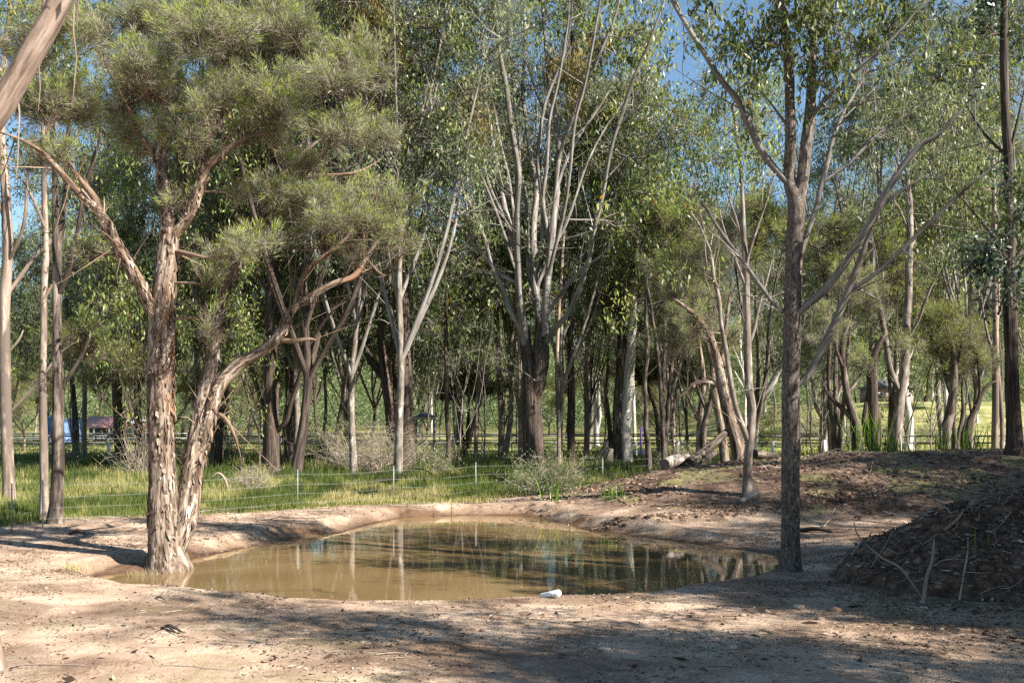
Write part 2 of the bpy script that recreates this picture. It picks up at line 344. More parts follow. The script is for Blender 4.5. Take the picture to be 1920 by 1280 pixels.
ter = link('ground', np_mesh('ground', np.stack([x, y, z], 1), Q, None, dict(dug=dug, damp=damp, grass=gm, weed=weed), True), None, GM)
tag(ter, kind='structure')
def water():
    m, nt, b, N, Lk = newmat('muddy_water')
    geo = N('NewGeometry'); n0 = N('TexNoise'); n0.inputs['Scale'].default_value = .5; Lk(geo.outputs['Position'], n0.inputs['Vector'])
    r = ramp(N, [(.3, (.165, .11, .05)), (.7, (.21, .145, .07))]); Lk(n0.outputs['Fac'], r.inputs[0]); Lk(r.outputs[0], b.inputs['Base Color'])
    b.inputs['Roughness'].default_value = .015; b.inputs['IOR'].default_value = 1.42; b.inputs['Specular IOR Level'].default_value = .5
    n = N('TexNoise'); n.inputs['Scale'].default_value = 6; n.inputs['Detail'].default_value = 3; Lk(geo.outputs['Position'], n.inputs['Vector'])
    bp = N('Bump'); bp.inputs['Strength'].default_value = .035; bp.inputs['Distance'].default_value = .02; Lk(n.outputs['Fac'], bp.inputs['Height']); Lk(bp.outputs[0], b.inputs['Normal'])
    return m
c = POND.mean(0); big = c+(POND-c)*1.12
n = len(big); V = np.vstack([np.c_[big, np.full(n, WL)], [[c[0], c[1], WL]]])
tag(link('water', np_mesh('water', V, None, [(i, (i+1) % n, n) for i in range(n)]), None, water()), kind='structure')

# ------------------------------------------------------------------ trees
def blob_foliage(tb, lb, skel, blobs, rng, leaf, twig_r=.012, sub_r=.42, up=.25):
    """skel: (N,4) points+radius; blobs: list (centre, radii, density). Adds branches to tb and leaves to lb."""
    kind, LL, LW, hang, cov = leaf
    for C, Rr, dens in blobs:
        C = np.asarray(C, float); Rr = np.asarray(Rr, float)
        dv = skel[:, :3]-C; dist = np.linalg.norm(dv, axis=1)
        cost = dist+1.2*np.maximum(0, dv[:, 2])+np.maximum(0, .02-skel[:, 3])*30
        i = cost.argmin(); p0 = skel[i, :3]; d0 = dist[i]
        r0 = min(skel[i, 3]*.75, .010*d0+.02)
        mid = (p0+C)/2+rng.randn(3)*.10*d0-np.array([0, 0, .08*d0])
        bp, br = spline([p0, mid, C+rng.randn(3)*.1], [r0, r0*.6, max(.006, r0*.3)], max(.15, d0/8))
        tubes(tb, bp[None], br[None], 5)
        skel = np.vstack([skel, np.c_[bp[2:], br[2:]]])
        vol = Rr[0]*Rr[1]*Rr[2]; rm = vol**(1/3)
        ns = int(np.clip((9 if kind == 'needle' else 2.6)*(rm/sub_r)**2*dens+3, 4, 200))
        u = norm(rng.randn(ns, 3)); u[:, 2] = np.abs(u[:, 2])*.6+u[:, 2]*.4
        S = C+np.where(kind == 'needle', u*(rng.rand(ns, 1)**.45)*.8+rng.randn(ns, 3)*.25, rng.randn(ns, 3)*.55)*Rr
        st = bp[np.clip((len(bp)*(.4+.6*rng.rand(ns))).astype(int), 0, len(bp)-1)]
        t = np.array([0, .35, .7, 1])[None, :, None]
        cur = st[:, None]*(1-t)+S[:, None]*t; ln = np.linalg.norm(S-st, axis=1)
        cur[:, 1:3] += rng.randn(ns, 2, 3)*.07*ln[:, None, None]; cur[:, 1:3, 2] += (.06*ln)[:, None]
        tubes(tb, cur, np.array([1, .75, .5, .25])*(twig_r*(.6+.4*ln/(ln.mean()+1e-6)))[:, None], 3, tint=rng.rand(ns)*.5-.1, cap=False)
        nt_ = 6 if kind == 'needle' else 5
        e = S[:, None]+rng.randn(ns, nt_, 3)*sub_r*.8
        base = cur[:, 2][:, None]*np.ones((1, nt_, 1)); c2 = np.stack([base, (base+e)/2+rng.randn(ns, nt_, 3)*.05, e], 2).reshape(-1, 3, 3)
        tubes(tb, c2, np.tile([twig_r*.4, twig_r*.3, twig_r*.12], (len(c2), 1)), 3, tint=rng.rand(len(c2))*.5-.1, cap=False)
        area = PI*Rr[0]*Rr[2]; nl = int(cov*dens*area/(LL*LW*.5))
        if nl < 1: continue
        per = rng.randint(0, ns, nl)
        ctint = rng.rand(ns)
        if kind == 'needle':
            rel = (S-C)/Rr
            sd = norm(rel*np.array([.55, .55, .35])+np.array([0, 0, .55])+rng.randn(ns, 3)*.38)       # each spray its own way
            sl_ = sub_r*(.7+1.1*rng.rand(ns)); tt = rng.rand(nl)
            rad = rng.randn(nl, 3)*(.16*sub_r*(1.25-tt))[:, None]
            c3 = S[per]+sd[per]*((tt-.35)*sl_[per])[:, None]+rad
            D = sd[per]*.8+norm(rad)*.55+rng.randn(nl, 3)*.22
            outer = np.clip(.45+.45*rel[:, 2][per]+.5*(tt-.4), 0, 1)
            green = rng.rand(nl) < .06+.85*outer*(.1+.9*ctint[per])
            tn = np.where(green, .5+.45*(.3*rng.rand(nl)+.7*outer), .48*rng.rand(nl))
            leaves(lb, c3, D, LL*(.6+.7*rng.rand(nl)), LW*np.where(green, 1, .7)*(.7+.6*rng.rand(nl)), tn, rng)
        else:
            o = rng.randn(nl, 3)*sub_r*np.array([.40, .40, .55])*(.6+.8*ctint[per])[:, None]; c3 = S[per]+o
            D = np.c_[rng.randn(nl, 2)*(1.2-hang), -hang+rng.randn(nl)*.45]
            tn = np.clip(.02+.55*ctint[per]+.36*rng.rand(nl), 0, .9)
            tn = np.where(rng.rand(nl) < .008, .97, tn)
            leaves(lb, c3, D, LL*(.65+.7*rng.rand(nl)), LW*(.65+.6*rng.rand(nl)), tn, rng)
    return skel
LEAF = {  # style, length, width, droop, coverage at 1 m scale
 'euc': ('flat', .15, .048, .8, 1.4), 'grn': ('flat', .15, .046, .8, 1.35), 'dark': ('flat', .11, .055, .6, 1.3), 'gold': ('flat', .12, .035, .9, .8),
 'mel': ('needle', .13, .0105, 0, 2.7), 'lime': ('needle', .13, .016, 0, 2.0)}
def ribbons(tb, skel, rng, n, ln):
    """strips of shed bark hanging from forks"""
    k = rng.randint(0, len(skel), n); p = skel[k, :3]+norm(rng.randn(n, 3))*skel[k, 3:4]
    L = ln*(.4+.8*rng.rand(n)); t = np.linspace(0, 1, 5)[None, :, None]
    c = p[:, None]+np.array([0, 0, -1.])*(t*L[:, None, None])+np.cumsum(rng.randn(n, 5, 3)*.03*ln, axis=1)*np.array([1, 1, 0])
    tubes(tb, c, np.tile([.008, .010, .009, .007, .003], (n, 1)), 3, tint=rng.rand(n)*.6, cap=False)
SIG_PX = []
def tree(name, label, D, limbs, blobs, bk, lf, seed=0, step=.14, bump=.10, sides=14, scale=1.0, sub=.42, group=None, twigs=0, rib=0, cat='tree', dens=1.0, ridge=6, flakes=0, loc=None, local=False, twr=None, limb=None, slim=1.0):
    """limbs: [[(px,py,r_px[,depth offset])...]...] traced at distance D; blobs: [(px,py,rx,ry[,depth offset[,density]])...]"""
    rng = RS(seed+11)
    L3 = []
    for i, lm in enumerate(limbs):
        P = []; R = []
        e = rng.uniform(-1, 1)*.5 if i else rng.uniform(-.3, .3)*.3
        ext = np.linalg.norm(np.array(lm[-1][:2])-np.array(lm[0][:2]))/F*D
        for j, q in enumerate(lm):
            if local: P.append(q[:3]); R.append(q[3]); continue
            dd = q[3] if len(q) > 3 else e*ext*(j/max(1, len(lm)-1))*.7
            P.append(W(q[0], q[1], D)+np.array([0, dd, 0])); R.append(q[2]/F*D)
        P = np.array(P); R = np.array(R)
        if i and L3:
            A = np.concatenate([spline(a, b, .15 if not local else .5)[0] for a, b in L3])
            if not local:
                j = np.hypot(A[:, 0]-P[0, 0], A[:, 2]-P[0, 2]).argmin(); k = np.linspace(1, .35, len(P))
                if np.hypot(A[j, 0]-P[0, 0], A[j, 2]-P[0, 2]) < .9: P[:, 1] += (A[j, 1]-P[0, 1]); P[0] = A[j]
        if i: R = R.copy()*(slim if not limb or i not in limb[1] else 1); R[-1] *= .35; R[-2] *= .8
        L3.append((P, R))
    b0 = L3[0][0][0]
    if local: base = np.array([0, 0, 0.])
    else:
        base = np.array([b0[0], b0[1], g1(b0[0], b0[1])-.02])
        L3[0][0][0][2] = min(b0[2], base[2]-.12)
        # flare at the foot
    tb = MB(); t2 = MB() if limb else tb; sk = []
    root = thing(name, label, cat, base if loc is None else loc, group)
    for i, (P, R) in enumerate(L3):
        P2, R2 = spline(P, R, step if R.max() > .05 else step*1.6)
        if len(P2) > 3 and R.max() > .03:
            jit = np.cumsum(rng.randn(len(P2), 3)*.004*min(1, step*4), axis=0); P2[1:] += jit[1:]*np.array([1, 1, .2])
        if i == 0 and not local and R2[0] > .05:
            hgt = P2[:, 2]-base[2]; R2 = R2*(1+.35*np.exp(-np.maximum(hgt, 0)/.22))
        S = sides if R.max() > .06 else max(5, sides//2)
        m_ = tb if i == 0 or not limb or i in limb[1] else t2
        tubes(m_, P2[None], R2[None], S, tint=[rng.rand()*.25-.05], bump=bump if m_ is tb else .07, ridge=ridge)
        sk.append(np.c_[P2, R2])
        if twigs and i:
            n = int(twigs*len(P2)*.5); k = rng.randint(1, len(P2), n) if n else []
            if n:
                tang = norm(np.gradient(P2, axis=0))[k]
                dv = norm(tang*.8+rng.randn(n, 3)*.6+np.array([0, 0, .15])); ln = (.4+1.6*rng.rand(n)**1.5)*scale
                t = np.linspace(0, 1, 4)[None, :, None]
                cc = P2[k][:, None]+dv[:, None]*(t*ln[:, None, None])+np.cumsum(rng.randn(n, 4, 3)*.04, axis=1)*t
                tubes(t2, cc, np.array([1, .7, .45, .2])*np.minimum(.015*scale, R2[k]*.6)[:, None], 3, tint=rng.rand(n)*.7, cap=False)
    skel = np.concatenate(sk)
    lo = skel[:, 2].min()+.25*(skel[:, 2].max()-skel[:, 2].min())
    skb = skel[skel[:, 2] > lo]
    B3 = []
    for b in blobs:
        if local: B3.append((b[0], b[1], b[2])); continue
        rx, ry = b[2]/F*D, b[3]/F*D
        dd = b[4] if len(b) > 4 and b[4] is not None else rng.uniform(-1, 1)*.9*(rx+ry)/2
        dn = (b[5] if len(b) > 5 else 1)*dens
        if lf in ('mel', 'lime'):
            for q_ in range(3):
                a_ = rng.rand()*6.28; m_ = .28+.42*rng.rand(); z_ = .5+.28*rng.rand()
                B3.append((W(b[0]+b[2]*m_*math.cos(a_), b[1]+b[3]*m_*math.sin(a_), D+dd+rng.randn()*rx*.4), (rx*z_, (rx+ry)/2*z_, ry*z_*1.1), dn*1.1))
        else: B3.append((W(b[0], b[1], D+dd), (rx, (rx+ry)/2, ry), dn))
    lb = MB()
    if B3:
        k, LL, LW, hang, cov = LEAF[lf]; q = 1.0 if local else max(1, D/30)
        blob_foliage(t2, lb, skb, B3, rng, (k, LL*scale*q, LW*scale*q**1.1, hang, cov), twig_r=twr or .010*scale*max(1, D/25), sub_r=sub)
    if rib: ribbons(t2, skb, rng, rib, .9*scale)
    if flakes:
        big_ = skel[skel[:, 3] > .06]; k = rng.randint(0, len(big_)-1, flakes)
        p = big_[k, :3]; r = big_[k, 3]; th = rng.rand(flakes)*2*PI
        nrm = np.c_[np.cos(th), np.sin(th), np.zeros(flakes)]; tg = np.c_[-np.sin(th), np.cos(th), np.zeros(flakes)]
        ax = norm(big_[np.minimum(k+1, len(big_)-1), :3]-p+1e-6); ax = np.where(ax[:, 2:] < .3, np.array([0, 0, 1.]), ax)
        wd = (.010+.034*rng.rand(flakes)); ln = .05+.24*rng.rand(flakes)**1.5
        s0 = p+nrm*(r*1.0)[:, None]; sg = np.where(rng.rand(flakes) < .5, 1, -1)[:, None]
        m_ = s0+ax*(ln*.5)[:, None]*sg+nrm*(.012+.012*rng.rand(flakes))[:, None]; e_ = s0+ax*ln[:, None]*sg+nrm*(.015+.04*rng.rand(flakes))[:, None]+tg*(rng.randn(flakes)*.01)[:, None]
        Vf = np.stack([s0-tg*wd[:, None], s0+tg*wd[:, None], m_-tg*wd[:, None]*.9, m_+tg*wd[:, None]*.9, e_-tg*wd[:, None]*.3, e_+tg*wd[:, None]*.3], 1).reshape(-1, 3)
        i6 = np.arange(flakes)[:, None]*6
        tb.add(Vf, np.concatenate([i6+[0, 1, 3, 2], i6+[2, 3, 5, 4]]), bk=Vf*np.array([1, 1, 1]), tint=np.repeat(rng.rand(flakes)*1.3-.3, 6))
    org = base if not local else None
    tb.build('trunk', BK[bk], root, org, smooth=True)
    if limb: t2.build('limbs', BK[limb[0]], root, org, smooth=True)
    if lb.n: lb.build('crown', LF[lf], root, org)
    return root

# ------------------------------------------------------------------ the trees one can tell apart
MEL = 'paperbark tree'
tree('paperbark_tree', 'flaky pale paperbark with two stout stems at the left edge of the muddy pond', 17.3, [
 [(318,1046,33),(307,985,30),(305,905,24),(303,820,23),(303,760,24),(304,700,24),(305,640,23),(309,560,22),(316,500,20),(318,450,18),(316,400,11),(308,340,10),(303,290,8),(312,230,6)],
 [(338,1040,22),(342,980,22),(346,930,21),(352,870,18),(360,800,17),(368,740,15),(376,690,13),(381,640,11),(384,590,9),(398,530,8),(415,480,8),(440,430,8),(462,380,8),(470,330,7),(500,290,6),(540,240,5),(600,190,4)],
 [(352,900,11,.1),(366,850,11,.2),(378,800,11.5),(386,750,12),(402,712,12),(432,678,12),(466,656,11),(496,630,10),(512,600,9),(525,568,7.5),(560,540,6.5),(600,515,6),(640,498,6),(662,465,5),(690,420,4),(720,400,3)],
 [(290,620,12),(285,575,13),(272,535,12.5),(252,495,11.5),(236,460,10.5),(222,425,9.5),(205,400,8.5),(178,372,7),(150,335,5.5),(122,308,4),(80,290,2.5),(30,282,1.5)],
 [(328,450,13),(345,420,12),(365,385,12),(380,350,11),(388,325,10),(420,300,9),(450,278,7),(520,255,5)],
 [(380,345,8),(384,300,8),(386,255,7),(378,210,6),(400,170,5),(412,130,4)],
 [(308,330,8),(290,290,7),(262,255,6),(245,215,6),(228,180,4)],
 [(222,425,8),(206,385,7),(175,345,6),(160,320,5)],
 [(500,640,6),(530,632,6),(560,628,5),(578,630,3)],
 [(440,430,7),(478,400,8),(515,365,8),(535,330,7),(590,270,6),(640,230,5),(700,180,3)],
 [(470,330,6),(520,300,5),(570,290,5),(640,280,4),(690,250,3)],
 [(370,780,5),(395,776,5),(415,790,5),(432,825,4),(440,850,2)],
 [(385,590,5),(392,570,4),(388,548,3)],
 [(318,470,8),(340,475,7),(365,480,5),(400,487,4),(430,475,3)],
 [(525,568,6),(545,500,6),(570,470,6),(610,440,5),(640,405,4)],
 [(600,270,5),(590,180,5),(640,90,4),(660,40,3)],
], [
 (290,160,105,60,-.3),(210,190,70,70),(380,185,58,58,-.5),(130,215,70,55),(60,190,70,60),(250,70,110,60),(370,60,100,60),(130,80,90,60),(30,90,70,50),
 (480,80,90,60),(560,40,80,50),(600,150,90,60),(520,190,80,60),(640,220,70,55),(700,260,50,40),(470,260,60,45),(330,260,60,35,-.4,.7),(240,265,55,35,None,.7),
 (120,290,60,30,-.6),(60,310,50,25),(650,390,80,45,-.2),(580,380,60,35),(720,400,55,50),(760,460,45,35,None,.7),(470,480,62,36,-.8),(420,520,40,25,None,.6),(540,430,50,30,None,.6),(395,610,45,35,-.4,.35),
 (600,380,70,40,.3,1.3),(660,410,50,30,.3,1.2),(180,480,60,25,None,.4),(440,360,45,30,None,.4),(350,390,35,30,None,.35),(560,300,60,35,None,.6),(680,480,60,25,None,.5),(700,120,50,50,None,.6),(520,350,50,40,None,.5)],
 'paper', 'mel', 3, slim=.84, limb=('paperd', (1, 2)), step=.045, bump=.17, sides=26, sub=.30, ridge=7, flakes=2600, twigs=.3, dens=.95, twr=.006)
tree('gum_tree', 'tall grey gum at the right end of the pond, straight speckled trunk forked high up', 16.6, [
 [(1482,1062,17.5),(1482,980,17),(1481,900,16.8),(1481,800,16.6),(1481,700,16.4),(1483,600,16.2),(1485,520,15.6),(1487,440,15.5),(1489,385,15.5),(1480,340,11,-.1),(1477,270,10),(1475,200,9),(1472,130,9),(1462,60,8),(1452,-30,7),(1440,-120,5)],
 [(1490,400,12),(1500,340,11,.05),(1506,280,11),(1514,210,10),(1516,150,8),(1520,80,7),(1524,0,6),(1530,-80,5)],
 [(1472,350,6),(1452,322,6.5),(1425,285,6.5),(1402,235,6.5),(1382,190,6),(1352,152,5.5),(1325,108,5),(1295,60,4.5),(1262,5,4),(1240,-40,3)],
 [(1492,600,6),(1505,575,7),(1530,552,7),(1552,520,7),(1575,482,6.5),(1596,440,6),(1612,405,6),(1640,350,6),(1670,310,5),(1700,290,4),(1760,220,3)],
 [(1466,596,3),(1450,575,4),(1425,545,4),(1400,512,4),(1375,478,3.5),(1345,440,3.5),(1315,395,3),(1300,380,2)],
 [(1494,740,5),(1512,700,7),(1535,650,7.5),(1556,600,7),(1575,545,6),(1590,500,6),(1600,460,4),(1610,420,4),(1650,380,4),(1700,350,3)],
 [(1500,500,4),(1505,460,5),(1515,430,5),(1530,395,5),(1545,340,5),(1560,290,5),(1575,240,4),(1600,190,4),(1640,120,3),(1690,20,2)],
 [(1575,560,3),(1620,520,4),(1660,480,4),(1710,430,4),(1760,380,3),(1830,320,2)],
 [(1506,240,4),(1530,205,4),(1560,180,4),(1590,150,4),(1650,95,3),(1700,30,2)],
 [(1484,250,3),(1460,225,3),(1440,190,2),(1410,150,2)],
 [(1545,340,3),(1600,300,3),(1650,250,3),(1720,200,2),(1800,150,2)],
], [(1530,40,100,60,-.6),(1440,70,80,55),(1590,90,60,45,-.6),(1540,130,60,35,-.8,.8),(1370,100,60,60,None,.8),(1330,30,70,40),(1410,150,40,30,-.5,.7),(1690,40,80,40,None,.8),(1570,180,45,25,-.8,.7),(1480,20,90,50,-.8),
    (1640,180,40,40,None,.4),(1720,120,50,50,None,.4),(1530,-60,150,60),(1340,-80,120,60),(1700,-60,120,60),(1390,210,35,40,None,.35)],
 'grey', 'euc', 5, limb=('silver', (1,)), step=.07, bump=.035, sides=24, sub=.30, rib=40, twigs=.25, dens=1.0)
tree('ironbark_tree', 'big dark rough ironbark near the centre that splits into a fan of pale grey limbs', 43, [
 [(1000,872,22),(998,820,19),(997,770,19),(996,720,18),(990,680,13),(984,640,11),(981,612,10)],
 [(1002,760,14,-.2),(1012,710,13,-.4),(1009,650,11,-.4),(1010,590,10,-.4)],
 [(1008,740,14,.3),(1018,680,12,.4),(1020,635,11,.4),(1022,585,10,.4)],
 [(985,650,10.5),(981,610,9.5),(975,560,9),(972,500,8),(970,430,8),(972,370,7.5),(970,330,7),(958,260,6),(950,200,5.5),(938,140,5),(928,60,4.5),(915,-20,4),(905,-80,4)],
 [(1009,655,10,-.4),(1010,580,9),(1004,520,8.5),(1001,450,8),(1002,400,7.5),(1006,340,7),(997,270,6),(988,200,5.5),(980,120,5),(985,40,4.5),(985,-40,4),(985,-90,4)],
 [(1020,640,10,.4),(1023,560,9),(1030,490,8),(1037,420,8),(1042,370,8),(1046,320,7),(1049,260,6),(1043,200,6),(1033,140,5),(1026,60,5),(1020,-20,4),(1018,-80,4)],
 [(985,600,5),(974,540,4.5),(965,470,4),(962,400,4),(955,340,3.5),(940,270,3),(928,200,3),(912,120,2.5),(895,40,2)],
 [(1000,560,5),(992,500,5),(990,430,5),(988,350,4.5),(975,280,4),(972,200,3.5),(960,120,3),(955,20,3),(950,-60,2.5)],
 [(1012,520,5),(1018,440,5),(1018,370,4.5),(1026,300,4),(1030,230,4),(1048,150,3.5),(1062,70,3),(1068,-20,3)],
 [(1030,520,4.5),(1045,450,4.5),(1058,390,4),(1066,330,4),(1072,260,3.5),(1090,190,3),(1105,110,3),(1118,20,2.5),(1124,-60,2)],
 [(970,520,4),(955,470,4),(935,410,3.5),(912,350,3),(880,280,3),(852,210,2.5),(822,150,2)],
 [(1035,470,3.5),(1060,420,3.5),(1085,350,3),(1105,290,3),(1140,220,2.5),(1185,150,2)],
 [(965,440,3),(940,400,3),(900,360,2.5),(860,330,2.5),(815,310,2)],
 [(1020,650,7),(1040,618,7),(1064,590,6),(1084,545,6),(1098,500,5),(1106,450,5),(1120,390,5),(1132,320,4),(1150,260,4),(1170,200,3),(1200,130,3),(1230,40,2)],
 [(1026,600,4),(1045,560,4),(1070,530,4),(1095,505,4),(1125,485,3),(1160,450,2)],
 [(984,640,8),(972,610,8),(952,575,7),(940,540,6),(922,500,5),(910,460,5),(895,420,5),(870,370,4),(835,320,4),(800,270,4),(765,210,3),(735,160,2)],
 [(962,540,4),(935,515,5),(905,480,5),(870,440,4),(835,405,4),(790,370,3),(750,350,2)],
 [(968,470,5),(955,420,7),(945,380,7),(938,330,5),(925,260,5),(912,180,4),(895,110,4),(885,30,3)],
 [(1047,290,4),(1060,250,5),(1080,200,5),(1100,150,4),(1125,100,4),(1150,40,4),(1165,-20,3)],
 [(1040,360,4),(1060,300,4),(1090,240,4),(1130,180,3),(1170,110,2)],
 [(955,420,3),(915,340,4),(900,260,4),(890,200,3),(850,130,3),(820,60,2)],
 [(1010,540,5),(1030,470,5),(1020,380,5),(1010,300,4),(1022,200,4),(1060,100,3),(1075,0,3)],
 [(1040,250,4),(1020,180,4),(1000,120,4),(975,40,3)],
 [(935,690,3),(960,700,3),(985,720,4)],
], [(830,90,60,50,2,.7),(770,130,80,60),(730,220,70,60),(790,250,50,40,3,.5),(750,340,60,50,None,.6),(960,-10,80,35,4,.6),(1090,0,80,40,4,.6),(1200,60,60,70,None,.8),(1200,200,55,70,3,.7),(1150,320,40,50,4,.5),
    (990,300,50,60,6,.4),(900,180,40,60,6,.5),(1060,130,50,80,6,.5),(1160,430,50,40,3,.5),(880,420,40,40,5,.35),(820,-60,120,70),(1000,-80,140,60),(1180,-60,120,70)],
 'iron', 'euc', 7, slim=.82, limb=('silver', (1, 2)), step=.2, bump=.14, sides=18, scale=1.3, sub=.5, rib=60, twigs=.55, ridge=7)
# pale smooth limbs of the fanned ironbark get their own bark below (limb colour differs from the foot)
tree('gum_tree', 'smooth pale stem nearest the left edge, with bare white side branches', 27, [
 [(18,955,12),(17,900,11),(15,800,10.5),(14,720,10.5),(14,640,10),(16,560,9.5),(20,500,9),(22,430,9),(18,330,8),(14,250,7),(18,160,6),(30,60,5),(40,-30,4)],
 [(22,780,3),(45,750,3.5),(70,720,3),(95,690,3),(120,660,2.5),(150,640,2)],
 [(24,670,3),(40,640,3),(50,620,2.5)],[(24,560,4),(40,520,4),(62,480,4),(85,450,3),(95,420,2)],[(26,500,3),(45,470,3),(70,420,3),(85,330,3),(110,260,2)],[(14,420,4),(0,340,4),(-15,250,3)]],
 [(40,60,70,60),(10,180,50,60,None,.5),(60,-30,90,50),(80,300,40,40,None,.4),(110,430,40,50,None,.35)], 'flesh', 'grn', 11, step=.12, bump=.03, sides=14, sub=.5, twigs=.25, rib=8)
tree('gum_tree', 'slim grey-pink trunk just left of the dark reddish one, left foreground', 23.5, [
 [(84,980,8.5),(80,920,7.5),(77,850,7.5),(74,760,7),(71,680,6.5),(71,600,6),(69,540,6),(70,480,6),(67,420,5.5),(63,330,5),(62,260,5),(58,180,4),(60,60,4),(50,-40,3)],
 [(72,560,3),(85,530,3),(100,505,2.5)],[(68,460,3),(80,440,3),(95,410,2)],[(66,420,3),(50,370,3),(30,330,2),(-10,300,2)]],
 [(60,100,60,60,None,.8),(80,10,80,50),(20,260,40,50,None,.4),(120,160,50,60,None,.5)], 'flesh', 'euc', 13, step=.12, bump=.03, sides=12, sub=.45, twigs=.2, rib=4)
tree('gum_tree', 'dark reddish-brown trunk beside the steel picket, thickest of the left foreground group', 22.6, [
 [(103,990,14.5),(105,940,12),(107,880,11.5),(106,800,11),(105,740,10),(102,650,8.5),(101,580,8.5),(101,520,8.5),(100,450,9),(97,400,7),(94,350,5),(90,260,5),(85,170,4),(95,60,4),(100,-40,3)],
 [(100,470,6),(108,410,6),(113,350,5),(112,290,4),(118,220,4),(130,120,3),(128,40,3)],
 [(106,560,4),(125,520,5),(140,480,5),(158,440,4),(175,370,4),(200,310,4),(218,270,3)],
 [(104,740,3),(130,700,4),(150,670,3),(175,620,3),(200,580,2)]],
 [(110,120,60,70,None,.7),(140,30,80,50,None,.8),(200,260,30,30,None,.3),(150,300,40,50,None,.4),(90,430,40,40,None,.25),(200,560,60,40,None,.35)], 'brown', 'euc', 17, step=.1, bump=.05, sides=14, sub=.45, twigs=.25, rib=5)
tree('leaning_gum_tree', 'close pink and grey trunk leaning in across the top left corner with shedding bark', 9.6, [
 [(-17,1320,20),(-21,1240,22),(-66,1000,24),(-90,760,23),(-95,560,23),(-75,400,22),(-48,270,22),(-4,195,22),(42,110,22),(73,55,21),(103,-5,20),(135,-70,18),(180,-180,18),(220,-330,14)],
 [(70,60,7),(76,20,6),(80,-20,5),(95,-90,4)],[(-45,270,9),(-120,200,8),(-220,60,6)]],
 [(120,-260,120,80),(260,-330,120,80),(-180,20,90,80)], 'lean', 'euc', 19, step=.05, bump=.09, sides=30, sub=.3, rib=14)
tree('ironbark_tree', 'thick black-grey ironbark right behind the arching limb of the paperbark', 42, [
 [(510,893,19),(510,840,16),(511,760,14),(511,700,13.5),(511,640,13),(513,560,11),(515,500,10),(517,440,9),(515,380,8),(514,320,7),(512,240,6),(520,150,5),(525,60,4)],
 [(498,800,4),(488,750,4),(470,700,4),(455,660,3),(430,610,3)],
 [(524,820,4),(540,790,5),(555,750,4),(575,700,4),(600,640,3),(640,590,3),(690,550,2)],
 [(515,450,5),(535,400,5),(545,330,5),(560,260,4),(570,160,3)],[(514,560,5),(490,510,5),(470,450,4),(460,380,4)]],
 [(560,560,60,40,None,.45),(460,300,60,60),(560,300,60,60,None,.8),(520,120,80,60),(600,420,60,50,None,.6),(440,430,40,50,None,.4),(640,520,60,40,None,.5),(520,20,90,50),(420,560,40,40,None,.4)],
 'iron', 'grn', 23, step=.25, bump=.12, sides=14, scale=1.2, sub=.55, twigs=.3, rib=12)
tree('ironbark_tree', 'broad fissured ironbark leaning over the heap of dead brush', 44, [
 [(766,868,14),(763,800,14),(761,740,13),(759,680,12),(757,620,11),(756,560,10),(756,500,9),(758,440,7),(762,370,6),(765,300,5),(760,200,4)],
 [(757,520,4),(770,480,3),(790,440,3),(800,380,2)],[(756,480,4),(735,430,4),(720,370,3),(700,300,2)]],
 [(730,480,60,40,None,.35),(760,250,70,70),(700,320,60,60,None,.8),(820,300,50,60,None,.5),(760,120,70,70)], 'iron', 'euc', 29, step=.25, bump=.15, sides=14, scale=1.2, sub=.55, twigs=.3, rib=10)
tree('ironbark_tree', 'ironbark with an elbowed side limb, left of the one over the dead brush', 45, [
 [(738,862,10),(734,800,9.5),(728,740,9),(722,700,8.5),(716,640,7),(714,560,6.5),(716,480,6),(712,400,5),(705,300,4)],
 [(722,712,8),(705,690,8),(688,668,7),(681,630,6),(678,580,6),(672,520,5),(668,450,4),(660,380,3)],
 [(732,680,5),(738,640,6),(730,580,6),(728,520,5),(735,460,4),(745,400,3)],[(745,862,7,-.3),(744,780,7,-.3),(741,700,7),(745,640,6),(750,590,4)]],
 [(660,420,60,60,None,.8),(690,560,60,50,None,.35),(700,250,70,70),(640,330,60,60),(620,620,60,50,None,.5)], 'iron', 'grn', 31, step=.25, bump=.12, sides=12, scale=1.2, sub=.55, twigs=.4, rib=8)
tree('white_gum_tree', 'white smooth-barked gum with a dark twin stem, seen over the berm right of centre', 50, [
 [(1176,880,13),(1172,820,12),(1174,760,11.5),(1178,700,10.5),(1182,650,9),(1183,600,8),(1184,560,7),(1186,500,6),(1192,420,5),(1200,330,4),(1210,230,3)],
 [(1184,620,3),(1200,560,3),(1230,510,2)]], [(1190,300,70,70),(1230,420,50,60,None,.6),(1160,380,50,60,None,.6),(1200,170,80,80)], 'pale', 'grn', 37, step=.3, bump=.03, sides=16, scale=1.3, sub=.6, twigs=.2)
tree('gum_tree', 'dark brown twin stem pressed against the left of the white smooth gum', 49.4, [
 [(1160,880,11),(1158,820,9),(1158,760,8),(1162,700,8),(1166,650,8),(1166,600,6),(1168,540,5),(1166,440,4),(1160,330,4)]], [(1150,240,70,70),(1120,350,50,60,None,.6)], 'brown', 'euc', 41, step=.3, bump=.08, sides=14, scale=1.3, sub=.6, twigs=.3)
tree('gum_tree', 'thin crooked dark stem between the white gum and the berm logs', 40, [
 [(1217,893,6),(1216,850,5.5),(1211,800,5),(1212,760,4.5),(1208,720,4.5),(1213,660,4.5),(1212,600,4),(1211,540,3.6),(1210,480,3.2),(1206,420,3),(1200,360,2.5)],
 [(1214,710,2.5),(1235,680,2.5),(1255,640,2)],[(1210,500,2),(1190,460,2),(1170,420,1.5)]], [(1210,450,60,50,None,.5),(1180,560,50,40,None,.4),(1210,360,70,60,None,.7)], 'brown', 'euc', 43, step=.25, bump=.05, sides=10, scale=1.2, sub=.7, twigs=.3)
